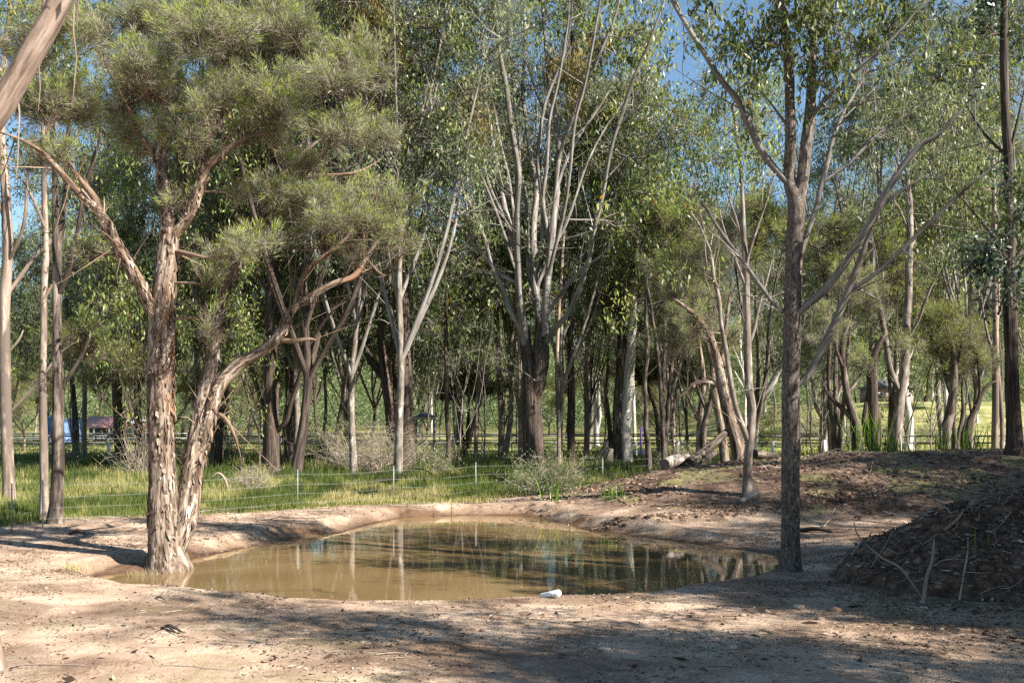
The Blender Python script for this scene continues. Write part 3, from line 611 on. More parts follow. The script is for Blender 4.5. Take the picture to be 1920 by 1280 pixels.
tree('gum_tree', 'slender two-pronged gum rooted on the berm in front of the orange paperbarks', 25.3, [
 [(1402,912,9.5),(1402,870,8.5),(1406,820,8.5),(1410,770,8),(1404,730,8),(1401,680,8),(1400,620,7),(1398,560,6.5),(1396,500,6),(1392,440,5),(1390,380,4),(1385,300,3),(1372,200,2.5)],
 [(1400,830,6),(1392,800,6),(1378,760,5),(1368,710,5),(1360,660,4.5),(1350,610,4),(1345,560,4),(1335,520,3.5),(1330,480,3),(1310,430,3),(1285,390,2.5)],
 [(1400,650,4),(1412,620,3.5),(1420,580,3),(1435,530,2.5),(1450,470,2)],[(1396,500,3),(1410,440,3),(1425,390,2.5),(1440,330,2)],[(1393,460,3),(1375,400,3),(1355,340,2)],[(1398,540,3),(1372,480,3),(1352,430,2),(1340,380,2)]],
 [(1380,250,60,60,None,.6),(1300,340,50,50,None,.7),(1340,300,50,50,None,.6),(1430,290,40,50,None,.6),(1400,160,60,50,None,.6),(1290,480,50,50,None,.4),(1330,560,30,30,None,.2)], 'gum', 'euc', 47, step=.12, bump=.05, sides=12, sub=.5, twigs=.5, rib=8)
tree('paperbark_tree', 'paperbark with raw orange bark at its foot, leaning left behind the berm', 31, [
 [(1388,875,13),(1382,830,13),(1370,790,12),(1360,750,11),(1352,710,10),(1344,670,8),(1332,630,6),(1312,600,5),(1290,580,4),(1262,560,3)],
 [(1352,730,6),(1335,718,5.5),(1312,716,5),(1295,724,4.5),(1278,740,3.5),(1262,752,2)],[(1352,700,5),(1358,640,4),(1366,580,4),(1378,520,3)],[(1340,660,4),(1330,600,3),(1325,540,3)]],
 [(1260,530,50,40,None,.5),(1330,500,50,40,None,.6),(1300,620,40,30,None,.3),(1380,460,50,40,None,.5)], 'paper', 'mel', 53, step=.14, bump=.14, sides=16, sub=.5, twigs=.5, flakes=150)
tree('paperbark_tree', 'short knotty paperbark standing upright, second of the clump behind the berm logs', 32, [
 [(1362,875,9),(1358,840,9),(1354,800,7),(1346,760,7),(1340,720,6),(1338,680,5),(1330,640,4)],[(1350,790,5),(1362,760,5),(1370,700,4)]],
 [(1340,600,50,40,None,.5),(1375,640,30,30,None,.4)], 'paper', 'mel', 59, step=.15, bump=.16, sides=14, sub=.5, twigs=.6, flakes=80)
tree('paperbark_tree', 'narrow bowed paperbark over the black fallen log', 34, [
 [(1322,868,7),(1318,820,7),(1324,780,6),(1335,740,6),(1338,700,5),(1330,650,4),(1316,600,3)],[(1326,770,4),(1306,720,4),(1296,670,3)]],
 [(1300,590,50,40,None,.6),(1340,560,40,40,None,.5)], 'brown', 'mel', 61, step=.15, bump=.12, sides=12, sub=.5, twigs=.6)
tree('paperbark_tree', 'left-hand stem of the paperbark clump, beside the pale log on the bank', 35, [
 [(1308,868,6),(1310,820,6),(1312,770,5.5),(1316,720,5),(1310,660,4),(1300,600,3)],[(1311,790,4),(1290,740,3.5),(1275,690,3)]],
 [(1260,640,50,40,None,.5),(1290,560,50,50,None,.6)], 'paper', 'mel', 67, step=.15, bump=.12, sides=12, sub=.5, twigs=.6)
def bushy(x, D, py, w_, h_, label, seed, lf='lime', bk='brown', stems=3, base=860, r=5, gaps=1.0, name='bushy_paperbark_tree'):
    rng = RS(seed); L = []
    for i in range(stems):
        a = (i-(stems-1)/2)/max(1, stems-1)
        L.append([(x+a*8, base, r), (x+a*20+rng.randn()*4, base-(base-py)*.35, r*.8), (x+a*w_*.5, base-(base-py)*.65, r*.6), (x+a*w_*1.0, py, r*.35)])
    B = []
    for i in range(11):
        a = rng.uniform(0, 2*PI); q = rng.rand()**.5
        B.append((x+w_*q*math.cos(a)*.9, py-h_*q*math.sin(a)*.85, w_*rng.uniform(.28, .55), h_*rng.uniform(.22, .5), None, gaps*.85))
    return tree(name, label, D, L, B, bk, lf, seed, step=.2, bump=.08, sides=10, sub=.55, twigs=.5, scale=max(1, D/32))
bushy(1250, 40, 470, 100, 95, 'bushy lime-green paperbark filling the gap left of the two-pronged gum on the berm', 71)
bushy(1410, 42, 440, 90, 70, 'lime-green bushy crown directly behind the two-pronged gum', 73, base=850)
bushy(1575, 38, 470, 95, 85, 'rounded lime-green paperbark crown just right of the tall grey gum trunk', 79, base=855)
bushy(1670, 41, 530, 60, 55, 'small dark-green bushy crown against the patch of blue sky', 80, base=850, r=4)
bushy(1795, 40, 640, 75, 75, 'low bright green paperbark bush tree near the right side, behind the reeds', 83, base=850, gaps=1.0)
bushy(1155, 52, 560, 60, 45, 'olive-green feathery crown just left of the white smooth gum', 89, base=850)
bushy(880, 60, 720, 70, 40, 'dark green bushy tree behind the grey shelter shed', 97, lf='mel', base=840)
bushy(1240, 58, 690, 80, 55, 'pale olive feathery tree low between the white gum and the orange paperbark', 98, lf='mel', base=840)
tree('paperbark_tree', 'dark gnarled paperbark standing left of the reeds on the berm', 33, [
 [(1612,862,10),(1606,820,10),(1600,780,8),(1588,740,7),(1582,700,6),(1578,650,5),(1590,600,4)],[(1602,790,6),(1585,770,5),(1560,745,4),(1545,720,3)],[(1590,740,5),(1612,710,4),(1625,690,3)],[(1582,690,4),(1560,650,4),(1550,610,3)]],
 [(1560,620,60,50,None,.7),(1600,560,60,50,None,.7),(1610,690,40,25,None,.5)], 'brown', 'mel', 101, step=.14, bump=.16, sides=14, sub=.5, twigs=.6)
tree('paperbark_tree', 'black-stemmed paperbark directly behind the tall reed clump', 33.5, [
 [(1640,862,11),(1638,820,10),(1637,770,9),(1634,730,9),(1632,690,8),(1640,660,6),(1655,630,4)],[(1655,860,9),(1650,800,8),(1648,750,8),(1652,700,7),(1660,660,5),(1678,620,3)],[(1620,860,6),(1628,800,6),(1640,740,5),(1655,700,4)]],
 [(1650,590,60,40,None,.7),(1690,640,40,30,None,.4)], 'iron', 'mel', 103, step=.14, bump=.18, sides=14, sub=.5, twigs=.5, rib=10)
tree('gum_tree', 'grey gum dividing into a clean Y behind the crest of the berm', 34, [
 [(1680,860,11),(1683,820,10),(1688,780,9.5),(1692,745,9.5),(1700,705,9),(1704,660,8),(1706,610,7.5),(1711,560,7),(1713,500,7),(1716,440,6),(1716,380,5),(1712,320,4),(1720,240,3)],
 [(1692,735,6),(1680,710,6),(1672,680,5.5),(1668,640,5.5),(1662,600,5),(1655,560,4.5),(1645,520,4),(1648,470,3),(1640,420,3)],
 [(1708,640,3),(1722,600,3),(1735,550,3),(1755,500,2)],[(1716,470,3),(1735,430,3),(1760,410,2)],[(1714,430,3),(1700,390,3),(1680,350,2)]],
 [(1720,300,60,60,None,.5),(1650,380,50,50,None,.35),(1760,470,40,40,None,.5),(1700,180,70,60,None,.7),(1770,260,60,50,None,.5)], 'gum', 'grn', 107, step=.15, bump=.04, sides=14, sub=.5, twigs=.45, rib=6)
tree('ironbark_tree', 'dark furrowed ironbark at the right edge with big glaucous leaves hanging in front', 27.6, [
 [(1903,845,16),(1902,800,14),(1900,740,12.5),(1899,680,12),(1898,620,12),(1896,560,11),(1897,500,10),(1898,430,9),(1896,360,8),(1896,300,8),(1893,250,8),(1890,170,7),(1888,80,7),(1889,-20,6),(1892,-100,5)],
 [(1897,300,4),(1912,240,4),(1930,160,3)],[(1898,480,4),(1870,440,4),(1840,400,3),(1800,350,2)],[(1896,500,4),(1925,460,4),(1960,420,3)],[(1897,520,3),(1870,500,3),(1840,490,2)],[(1893,290,3),(1860,240,3),(1835,180,2)]],
 [(1870,470,50,45,-2.5,1.1),(1900,520,45,40,-2.5,.9),(1830,500,40,30,-2,.8),(1890,400,40,40,-2,.8),(1850,570,30,30,-2,.4),(1900,330,40,40,-1,.5),(1860,60,60,50,None,.6),(1800,140,50,50,None,.35),(1900,-60,120,60)], 'iron', 'dark', 109, step=.1, bump=.16, sides=18, sub=.42, twigs=.3, scale=1.35)
tree('gum_tree', 'straight pale gum marked with an orange dab, left of the right-edge ironbark', 36, [
 [(1866,850,6.5),(1865,800,6.5),(1864,740,6),(1863,680,6),(1862,620,5),(1858,560,4.5),(1858,480,4),(1855,400,3.5),(1850,300,3)],[(1864,690,3),(1856,650,3),(1848,600,2.5),(1846,550,2)]],
 [(1850,350,50,60,None,.6),(1830,250,50,60,None,.6)], 'flesh', 'grn', 113, step=.2, bump=.03, sides=12, sub=.55, twigs=.3, rib=5)
tree('gum_tree', 'thin pale stem between the orange-marked gum and the right-edge ironbark', 36.5, [
 [(1880,850,4),(1880,800,4),(1877,740,4),(1874,690,3.5),(1873,620,3),(1876,540,3),(1872,440,2.5)],[(1878,760,2),(1886,700,2),(1884,620,2)]], [(1880,400,50,60,None,.6)], 'flesh', 'grn', 127, step=.2, bump=.03, sides=10, sub=.55, twigs=.3)
tree('paperbark_tree', 'dark leaning paperbark trunk right of the Y-shaped gum, above the right-hand reeds', 35, [
 [(1772,860,10),(1774,820,10),(1782,780,9),(1790,740,8),(1794,700,6),(1792,650,4),(1780,600,3)],[(1786,760,4),(1798,720,4),(1812,690,3)],[(1792,700,3),(1806,660,3),(1815,610,2)]],
 [(1800,600,50,40,None,.5),(1770,640,40,30,None,.4)], 'brown', 'lime', 131, step=.15, bump=.14, sides=12, sub=.5, twigs=.6)
tree('paperbark_tree', 'crooked black stem bent to the right, between the leaning paperbark and the orange-marked gum', 35.5, [
 [(1812,855,6),(1814,810,6),(1822,780,5),(1834,760,4.5),(1842,740,4),(1856,720,3),(1870,715,2)],[(1808,855,4),(1800,820,4),(1806,780,3)],[(1826,775,4),(1832,740,3),(1828,700,3),(1820,660,2)]],
 [(1850,670,50,35,None,.5),(1820,640,40,30,None,.4)], 'iron', 'mel', 137, step=.15, bump=.1, sides=10, sub=.5, twigs=.6)
tree('gum_tree', 'dark trunk close to the right of the central ironbark', 48, [
 [(1072,868,8),(1071,820,7.5),(1072,760,7.5),(1071,700,7),(1070,650,6),(1071,590,5),(1074,500,4),(1080,400,3.5),(1090,300,3)]], [(1080,330,70,70,None,.8),(1060,480,50,60,None,.5),(1110,220,70,70)], 'iron', 'euc', 139, step=.3, bump=.1, sides=12, scale=1.3, sub=.6, twigs=.3)
tree('gum_tree', 'light brown thin stem between the central ironbark and its dark neighbour', 46, [
 [(1047,880,4.5),(1048,820,4),(1046,760,4),(1044,700,3.5),(1045,640,3.5),(1048,580,3),(1054,500,3),(1060,400,2.5)],[(1046,740,1.8),(1070,710,1.8),(1120,650,1.6),(1150,630,1)]], [(1060,400,50,60,None,.6),(1040,560,40,40,None,.35)], 'flesh', 'euc', 149, step=.3, bump=.04, sides=10, scale=1.3, sub=.55, twigs=.4)
tree('gum_tree', 'thin straight stem just left of the foot of the central ironbark', 49, [
 [(975,865,4.5),(975,800,4),(974,740,3.8),(974,680,3.4),(970,600,3),(968,500,3)]], [(930,560,60,60,None,.6),(960,440,60,70,None,.7)], 'flesh', 'euc', 151, step=.3, bump=.04, sides=10, scale=1.3, sub=.6, twigs=.3)
tree('gum_tree', 'brown sapling stem between the white fence posts left of the central ironbark', 50, [
 [(891,850,4.2),(893,800,4),(894,760,3.8),(897,700,3.6),(900,640,3.2),(902,560,3),(900,480,2.5)],[(896,740,2.5),(910,710,2.5),(930,690,2)]], [(890,560,60,50,None,.5),(910,460,60,60,None,.7)], 'flesh', 'euc', 157, step=.3, bump=.05, sides=10, scale=1.3, sub=.6, twigs=.5)
tree('gum_tree', 'dark thin sapling touching the left white post in front of the paddock', 44, [
 [(842,868,5),(841,820,4.5),(838,770,4.2),(838,700,4),(836,640,3.5),(838,560,3)],[(839,760,2),(850,720,2),(862,660,2)]], [(840,600,50,50,None,.45),(830,480,60,60,None,.7)], 'iron', 'euc', 163, step=.3, bump=.05, sides=10, scale=1.2, sub=.55, twigs=.5)
tree('ironbark_tree', 'sturdy dark trunk with grey foot, next right of the thick black-grey ironbark', 50, [
 [(549,845,11),(545,800,8.5),(543,740,8),(541,690,7),(540,640,6),(545,560,5),(555,480,4)],[(543,720,4),(560,690,4),(575,650,3),(590,600,2)]], [(560,560,60,60,None,.6),(590,460,60,60,None,.7),(540,400,60,60,None,.7)], 'iron', 'grn', 167, step=.3, bump=.12, sides=12, scale=1.3, sub=.6, twigs=.4)
tree('ironbark_tree', 'dark trunk with ragged shed bark, left of the flaky paperbark', 46, [
 [(226,845,10),(224,790,9),(222,740,9),(222,690,8),(220,640,7),(218,580,5),(215,500,4),(210,420,3)],[(221,700,4),(205,650,4),(190,600,3)]], [(220,540,60,60,None,.6),(180,620,50,40,None,.5),(230,440,60,60,None,.7)], 'iron', 'euc', 173, step=.3, bump=.12, sides=12, scale=1.3, sub=.6, twigs=.4, rib=25)
tree('ironbark_tree', 'dark trunk touching the left of the flaky paperbark, orange strip of bark hanging', 44, [
 [(259,850,7.5),(258,800,7),(256,740,6.5),(252,690,6),(246,640,5),(244,560,4),(250,480,3)],[(258,740,4),(262,690,4),(270,640,3)]], [(250,560,50,60,None,.6),(270,480,50,50,None,.6)], 'iron', 'euc', 179, step=.3, bump=.12, sides=12, scale=1.2, sub=.55, twigs=.5, rib=25)
tree('gum_tree', 'pair-like pale trunk shining beside the red-roofed shed', 60, [
 [(158,835,5),(157,790,4.6),(157,740,4.4),(156,690,4),(158,620,3.6),(160,540,3)]], [(150,640,60,50,None,.7),(170,540,60,60,None,.8)], 'flesh', 'euc', 181, step=.4, bump=.04, sides=10, scale=1.6, sub=.7, twigs=.3)
tree('gum_tree', 'blackened lower trunk in front of the blue tarpaulin', 58, [
 [(143,838,6.5),(142,790,6),(140,750,5),(136,700,4.5),(130,640,4),(128,560,3)]], [(120,620,60,50,None,.7),(130,520,60,60,None,.8)], 'iron', 'euc', 191, step=.4, bump=.08, sides=10, scale=1.6, sub=.7, twigs=.3)
tree('white_gum_tree', 'curving white gum standing in the paddock, seen right of the Y-shaped gum', 78, [
 [(1703,812,9),(1706,785,7),(1703,760,6.5),(1700,735,6.5),(1702,700,6),(1705,660,5),(1703,600,4),(1700,530,3)],[(1703,680,3),(1720,640,3),(1740,600,2)]], [(1720,560,60,60,None,.8),(1740,640,50,40,None,.7)], 'pale', 'grn', 193, step=.5, bump=.03, sides=12, scale=2, sub=.9, twigs=.3)
tree('white_gum_tree', 'bluish-white gum partly hidden behind the left arm of the Y-shaped gum', 80, [
 [(1668,808,6),(1670,780,5.5),(1672,750,5),(1676,720,4.5),(1680,680,4),(1684,620,3)]], [(1670,620,60,50,None,.8)], 'pale', 'grn', 197, step=.5, bump=.03, sides=10, scale=2, sub=.9, twigs=.3)
tree('white_gum_tree', 'V-shaped white gum stems far behind the rails, left of the white smooth gum', 85, [
 [(1119,810,5),(1118,785,4.5),(1115,750,4.5),(1114,710,4),(1112,660,3.5),(1108,600,3)],[(1122,806,3.5),(1124,780,3.5),(1121,750,3.5),(1122,700,3),(1130,640,2.5)]], [(1110,620,60,50,None,.8),(1130,540,60,60,None,.9)], 'pale', 'grn', 199, step=.5, bump=.03, sides=10, scale=2, sub=.9, twigs=.3)
tree('white_gum_tree', 'narrow straight white gum far off, right of the white smooth gum', 86, [
 [(1190,812,3.5),(1189,780,3.2),(1188,740,3),(1188,700,2.8),(1187,640,2.5),(1186,560,2.5)]], [(1190,600,50,50,None,.8),(1200,500,60,60,None,.9)], 'pale', 'grn', 211, step=.5, bump=.03, sides=8, scale=2, sub=.9, twigs=.3)
tree('white_gum_tree', 'leaning white gum limb crossing behind the two-pronged gum', 62, [
 [(1412,800,7),(1418,775,7),(1428,750,7),(1440,730,7),(1452,705,6),(1466,680,5),(1490,640,4),(1510,590,3)],[(1412,800,6),(1410,830,6)]], [(1520,600,50,50,None,.8),(1470,600,50,50,None,.6)], 'pale', 'grn', 223, step=.4, bump=.04, sides=12, scale=1.6, sub=.75, twigs=.4)
tree('gum_tree', 'forked broad grey gum with swollen foot in the paddock right of the tall grey gum', 66, [
 [(1545,822,11),(1545,800,8.5),(1544,770,8),(1545,740,7),(1543,700,6),(1540,650,5),(1535,590,4)],[(1538,790,5),(1528,760,5),(1522,730,5),(1512,690,4),(1505,650,3)],[(1560,820,4),(1563,790,4),(1570,765,4),(1576,740,3),(1590,700,2)]],
 [(1520,600,60,60,None,.8),(1560,560,60,60,None,.8)], 'gum', 'grn', 227, step=.4, bump=.05, sides=12, scale=1.7, sub=.75, twigs=.4)
# golden hanging clumps (mistletoe) in the crowns
for i, (px, py, rx, ry, D, lab) in enumerate([(882,235,26,50,40,'golden-yellow mistletoe hanging left of the central ironbark limbs'),(1072,140,28,80,44,'amber mistletoe hanging in the crown right of the central ironbark limbs'),
        (690,20,26,30,38,'yellowish mistletoe clump at the top edge, left of the central crown'),(735,70,22,30,39,'small rusty mistletoe clump below the top-edge yellow one')]):
    rng = RS(300+i); c = W(px, py, D); root = thing('mistletoe', lab, 'mistletoe', c+np.array([0, 0, ry/F*D]), 'mistletoe clumps in the crowns')
    tb = MB(); lb = MB(); o = c+np.array([0, 0, ry/F*D])
    n = 26; e = c+rng.randn(n, 3)*np.array([rx, rx, ry*.8])/F*D*.6; t = np.array([0, .4, 1])[None, :, None]
    tubes(tb, o+(e-o)[:, None]*t+rng.randn(n, 3, 3)*.04, np.tile([.02, .012, .005], (n, 1)), 3, tint=rng.rand(n)*.3)
    nl = 1500; k = rng.randint(0, n, nl); p = e[k]+rng.randn(nl, 3)*.22*np.array([1, 1, 1.6])
    leaves(lb, p, np.c_[rng.randn(nl, 2)*.3, -np.ones(nl)], .2+.12*rng.rand(nl), .04+.02*rng.rand(nl), rng.rand(nl), rng)
    tb.build('stem', BK['brown'], root, o); lb.build('foliage', LF['gold'], root, o)

tree('gum_tree', 'leafy gum behind the right-hand limbs of the central ironbark', 53, [
 [(1098,868,6),(1100,800,5.5),(1098,700,5),(1102,600,5),(1100,480,4.5),(1108,360,4),(1115,240,3)],[(1100,520,3.5),(1125,440,3),(1150,340,2.5),(1180,240,2)],[(1101,560,3),(1080,460,3),(1065,360,2.5),(1050,240,2)]],
 [(1110,60,70,60),(1060,150,60,60,None,.9),(1150,180,60,60),(1090,270,60,50,None,.8),(1180,300,50,50,None,.8),(1130,380,50,40,None,.6),(1060,20,70,60),(1170,60,70,60)], 'flesh', 'euc', 601, step=.3, bump=.04, sides=10, scale=1.4, sub=.55, twigs=.4, limb=('silver', ()))
tree('gum_tree', 'leafy gum behind the left-hand limbs of the central ironbark', 54, [
 [(938,862,6),(940,800,5.5),(936,700,5),(932,600,5),(925,480,4.5),(915,360,4),(905,240,3)],[(930,560,3.5),(900,440,3),(870,340,2.5),(840,250,2)],[(928,520,3),(945,420,3),(950,300,2.5)]],
 [(880,60,70,60,None,.9),(930,140,60,60,None,.9),(850,170,60,50,None,.8),(900,270,50,50,None,.7),(840,330,50,50,None,.8),(960,230,50,50,None,.7),(880,400,50,40,None,.5),(960,40,70,60,None,.9)], 'flesh', 'grn', 603, step=.3, bump=.04, sides=10, scale=1.4, sub=.55, twigs=.4, limb=('silver', ()))

tree('gum_tree', 'airy gum whose crown fills the gap right of the tall grey gum', 46, [
 [(1640,862,6),(1642,800,5.5),(1636,700,5),(1640,600,4.5),(1650,480,4.5),(1655,360,4),(1665,240,3)],[(1645,540,3.5),(1610,440,3),(1590,340,2.5),(1575,240,2)],[(1652,440,3),(1700,360,3),(1750,260,2.5),(1790,180,2)],[(1655,380,3),(1640,260,2.5),(1620,150,2)]],
 [(1575,150,60,60,None,.7),(1640,80,60,60,None,.8),(1600,260,50,50,None,.6),(1720,180,60,60,None,.8),(1790,110,60,60,None,.9),(1840,230,50,50,None,.8),(1760,300,50,50,None,.6),(1700,40,70,50,None,.8),(1560,40,60,60,None,.7),(1850,60,60,60)], 'gum', 'grn', 605, step=.3, bump=.04, sides=10, scale=1.3, sub=.5, twigs=.5, limb=('silver', ()))
SHADE = [('bushy', 0, 8.8, 5.5, .95, 1.0), ('bushy', 1, 14.2, 10.2, 1.0, 2.0), ('bushy', 0, 12.6, 11.6, 1.0, 3.0), ('gum', 2, 11.6, 14.2, .8, .5), ('gum', 0, 19.5, 20.0, .62, 4.0), ('iron', 1, 23, 19.5, .6, 1.5), ('gum', 1, 17, 17, .55, 2.5), ('bushy', 1, 13.2, 4.6, 1.15, .3),
 ('bushy', 0, 12.2, 9.0, .85, 4.2), ('iron', 0, 16.5, 13.5, .5, 5.0), ('bushy', 0, 17.5, 9.5, 1.2, 5.5), ('iron', 1, 27, 18, .6, .2), ('gum', 2, 7.9, 6.4, .66, .9), ('gum', 2, 10.1, 13.4, .74, 2.2), ('bushy', 0, 9.3, 10.6, .85, 2.9), ('bushy', 0, 18.5, 21.5, 1.1, 2.0), ('iron', 0, 22.5, 24.5, .5, 1.0)]
SHLAB = ['bushy paperbark right of the yard, nearest the viewer', 'bright bushy paperbark right of the soil heap', 'bushy paperbark behind the soil heap', 'slim brown gum right of the pond', 'pinkish gum right of the berm front', 'ironbark at the right end of the berm', 'grey gum right of the berm foot', 'bright paperbark beyond the bushy one nearest the viewer',
 'bushy paperbark between the yard and the soil heap', 'small dark ironbark right of the soil heap', 'broad paperbark farthest right of the yard', 'ironbark farthest right of the berm', 'slim brown gum right of the yard', 'slim brown gum nearest the right side of the pond', 'bushy paperbark just in front of the soil heap, to its right', 'broad paperbark at the right of the berm slope', 'small dark ironbark behind the right end of the berm']
# ------------------------------------------------------------------ woodland behind: each tree its own copy of a few kinds
def proto(name, bk, lf, h, r, forks, spread, fh, nb, bs, seed, droop=0, dens=1.0, ribn=0):
    rng = RS(seed); L = []; n = 6
    t = np.linspace(0, 1, n); top = fh*h
    wob = np.cumsum(rng.randn(n, 2)*.02*h*.3, axis=0)
    main = [(wob[i, 0]*(t[i] > 0), wob[i, 1]*(t[i] > 0), t[i]*top-.3*(i == 0), r*(1-.45*t[i])*(1.3 if i == 0 else 1)) for i in range(n)]
    L.append(main); B = []
    for f in range(forks):
        k = rng.randint(2, n) if f else n-1
        p = np.array(main[k][:3]); a = rng.uniform(0, 2*PI)+f*2*PI/forks; pts = [(p[0], p[1], p[2], main[k][3]*.72)]
        ext = (h-p[2])*rng.uniform(.75, 1.0); ou = spread*rng.uniform(.5, 1.1)*(ext/h)*1.5
        for q in (.25, .5, .75, 1):
            pts.append((p[0]+math.cos(a)*ou*q**.8+rng.randn()*.25, p[1]+math.sin(a)*ou*q**.8+rng.randn()*.25, p[2]+ext*q, main[k][3]*.72*(1-.8*q)))
        L.append(pts)
    P = np.array([q for l in L[1:] for q in l[2:]])
    for i in range(nb):
        q = P[rng.randint(len(P))]; s = bs*rng.uniform(.7, 1.3)
        c = q[:3]+np.array([rng.randn()*spread*.28, rng.randn()*spread*.28, rng.randn()*.9-droop*rng.rand()])
        B.append((c, (s, s, s*.85), .8*dens))
    return tree(name, 'x', 0, L, B, bk, lf, seed, step=.8, bump=.08, sides=9, scale=1.0, sub=.5, local=True, loc=(0, 0, 0), twigs=1.3, limb=({'flesh': 'silver', 'brown': 'brown', 'iron': 'iron', 'gum': 'silver', 'pale': 'pale'}[bk], (1,)) if lf in ('euc', 'grn') else None, rib=ribn, twr=.02)
LEAF_KEEP = dict(LEAF)
LEAF['euc'] = ('flat', .20, .064, .8, .80); LEAF['grn'] = ('flat', .20, .062, .8, .76); LEAF['mel'] = ('needle', .2, .028, 0, 2.8); LEAF['lime'] = ('needle', .2, .03, 0, 2.2)
PR = {
 'iron': [proto('ironbark_tree', 'iron', 'euc', 23, .20, 9, 4.5, .42, 24, 1.6, 401, 1.5, ribn=15), proto('ironbark_tree', 'iron', 'grn', 20, .17, 8, 3.8, .42, 20, 1.5, 402, 2.5, ribn=10)],
 'gum': [proto('gum_tree', 'flesh', 'euc', 21, .12, 10, 4.5, .4, 22, 1.5, 403, 1.5, ribn=12), proto('gum_tree', 'gum', 'grn', 24, .15, 10, 4.2, .45, 24, 1.6, 404, 2, ribn=12), proto('gum_tree', 'brown', 'euc', 16, .075, 8, 3, .35, 18, 1.2, 405, 2)],
 'white': [proto('white_gum_tree', 'pale', 'grn', 21, .16, 8, 4.5, .5, 20, 1.6, 406, 1.5)],
 'sapling': [proto('sapling', 'brown', 'euc', 9, .04, 7, 1.8, .3, 14, .75, 407, .5), proto('sapling', 'flesh', 'grn', 10.5, .045, 7, 2, .35, 15, .8, 408, .5)],
 'bushy': [proto('paperbark_tree', 'brown', 'mel', 8.5, .13, 6, 3.6, .25, 13, 1.25, 409, .8), proto('paperbark_tree', 'paper', 'lime', 7.5, .12, 6, 3.2, .25, 12, 1.2, 410, .6)],
}
LEAF.update(LEAF_KEEP)
PTREE = {k: list(v) for k, v in PR.items()}
used = set()
def kids(o): return [c for c in bpy.data.objects if c.parent == o]
KID = {o.name: kids(o) for v in PR.values() for o in v}
def place(kind, i, X, Y, s, rz, label, group, zs=1.0, tilt=0):
    src = PTREE[kind][i]
    if src.name in used:
        o = src.copy(); COL.objects.link(o)
        for c in KID[src.name]: d = c.copy(); COL.objects.link(d); d.parent = o
    else: o = src; used.add(src.name)
    o.location = (X, Y, g1(X, Y)-.03); o.rotation_euler = (tilt*math.cos(rz), tilt*math.sin(rz), rz); o.scale = (s, s, s*zs)
    o['label'] = label; o['category'] = 'tree' if kind != 'sapling' else 'sapling'; o['group'] = group
    return o
MARKS = [(-60,'the left-edge pale stem'),(105,'the dark reddish trunk'),(190,'the red-roofed shed'),(305,'the flaky paperbark'),(400,'the arching paperbark limb'),(510,'the thick black-grey ironbark'),(620,'the dead brush'),
 (766,'the ironbark over the brush'),(807,'the grey shelter'),(891,'the brown sapling stem'),(1000,'the central ironbark'),(1072,"the central ironbark's dark neighbour"),(1165,'the white smooth gum'),(1215,'the thin crooked stem'),
 (1310,'the paperbark clump'),(1403,'the two-pronged gum'),(1480,'the tall grey gum'),(1610,'the gnarled dark paperbark'),(1695,'the Y-shaped gum'),(1785,'the leaning dark paperbark'),(1866,'the orange-marked gum'),(1960,'the right-edge ironbark')]
LOOK = {('iron',0):'dark olive-leaved ironbark', ('iron',1):'dark grey-leaved ironbark', ('gum',0):'pinkish gum', ('gum',1):'tall grey gum', ('gum',2):'slim brown gum',
 ('white',0):'white-trunked gum', ('sapling',0):'thin brown sapling', ('sapling',1):'thin pinkish sapling', ('bushy',0):'bushy grey-green paperbark', ('bushy',1):'bushy bright green paperbark'}
spots = []
rng = RS(2024)
def far_enough(X, Y, m):
    return all((X-a)**2+(Y-b)**2 > m*m for a, b, *_ in spots)
def try_place(n, y0, y1, px0, px1, kinds, wts, m, smin=.85, smax=1.2):
    c = 0; g = 0
    while c < n and g < n*60:
        g += 1
        Y = y0+(y1-y0)*rng.rand(); px = px0+(px1-px0)*rng.rand(); X = (px-960)/F*Y
        if not far_enough(X, Y, m): continue
        if 165 < px < 225 and Y < 108: continue
        if any(abs(px-q) < wq for q, wq in ((1000, 120 if Y < 46 else 45), (1480, 16), (1172, 55), (1403, 16))) and Y < 60: continue
        k = kinds[rng.choice(len(kinds), p=wts)]
        spots.append((X, Y, k, rng.randint(len(PTREE[k])), rng.uniform(smin, smax), rng.uniform(0, 2*PI), px, rng.uniform(-.05, .05))); c += 1
try_place(30, 38, 57, -60, 800, ['iron','gum','sapling','bushy'], [.13,.47,.34,.06], 2.0)
try_place(12, 44, 57, 800, 1300, ['gum','sapling'], [.5,.5], 2.5)
try_place(11, 38, 57, 1500, 2000, ['gum','sapling','bushy','white'], [.4,.25,.2,.15], 2.5)
try_place(6, 60, 84, -60, 700, ['iron','gum','bushy'], [.3,.5,.2], 3.5)
try_place(8, 60, 84, 700, 2000, ['iron','gum','white','sapling'], [.2,.5,.2,.1], 4)
try_place(8, 84, 105, -60, 900, ['iron','gum'], [.4,.6], 3.5)
try_place(24, 88, 118, -80, 2000, ['iron','gum','white','bushy'], [.3,.5,.15,.05], 4)
try_place(34, 118, 162, -80, 2000, ['iron','gum','white','bushy'], [.3,.45,.15,.1], 4.5, 1.0, 1.35)
seen = {}
order = sorted(range(len(spots)), key=lambda i: spots[i][1])
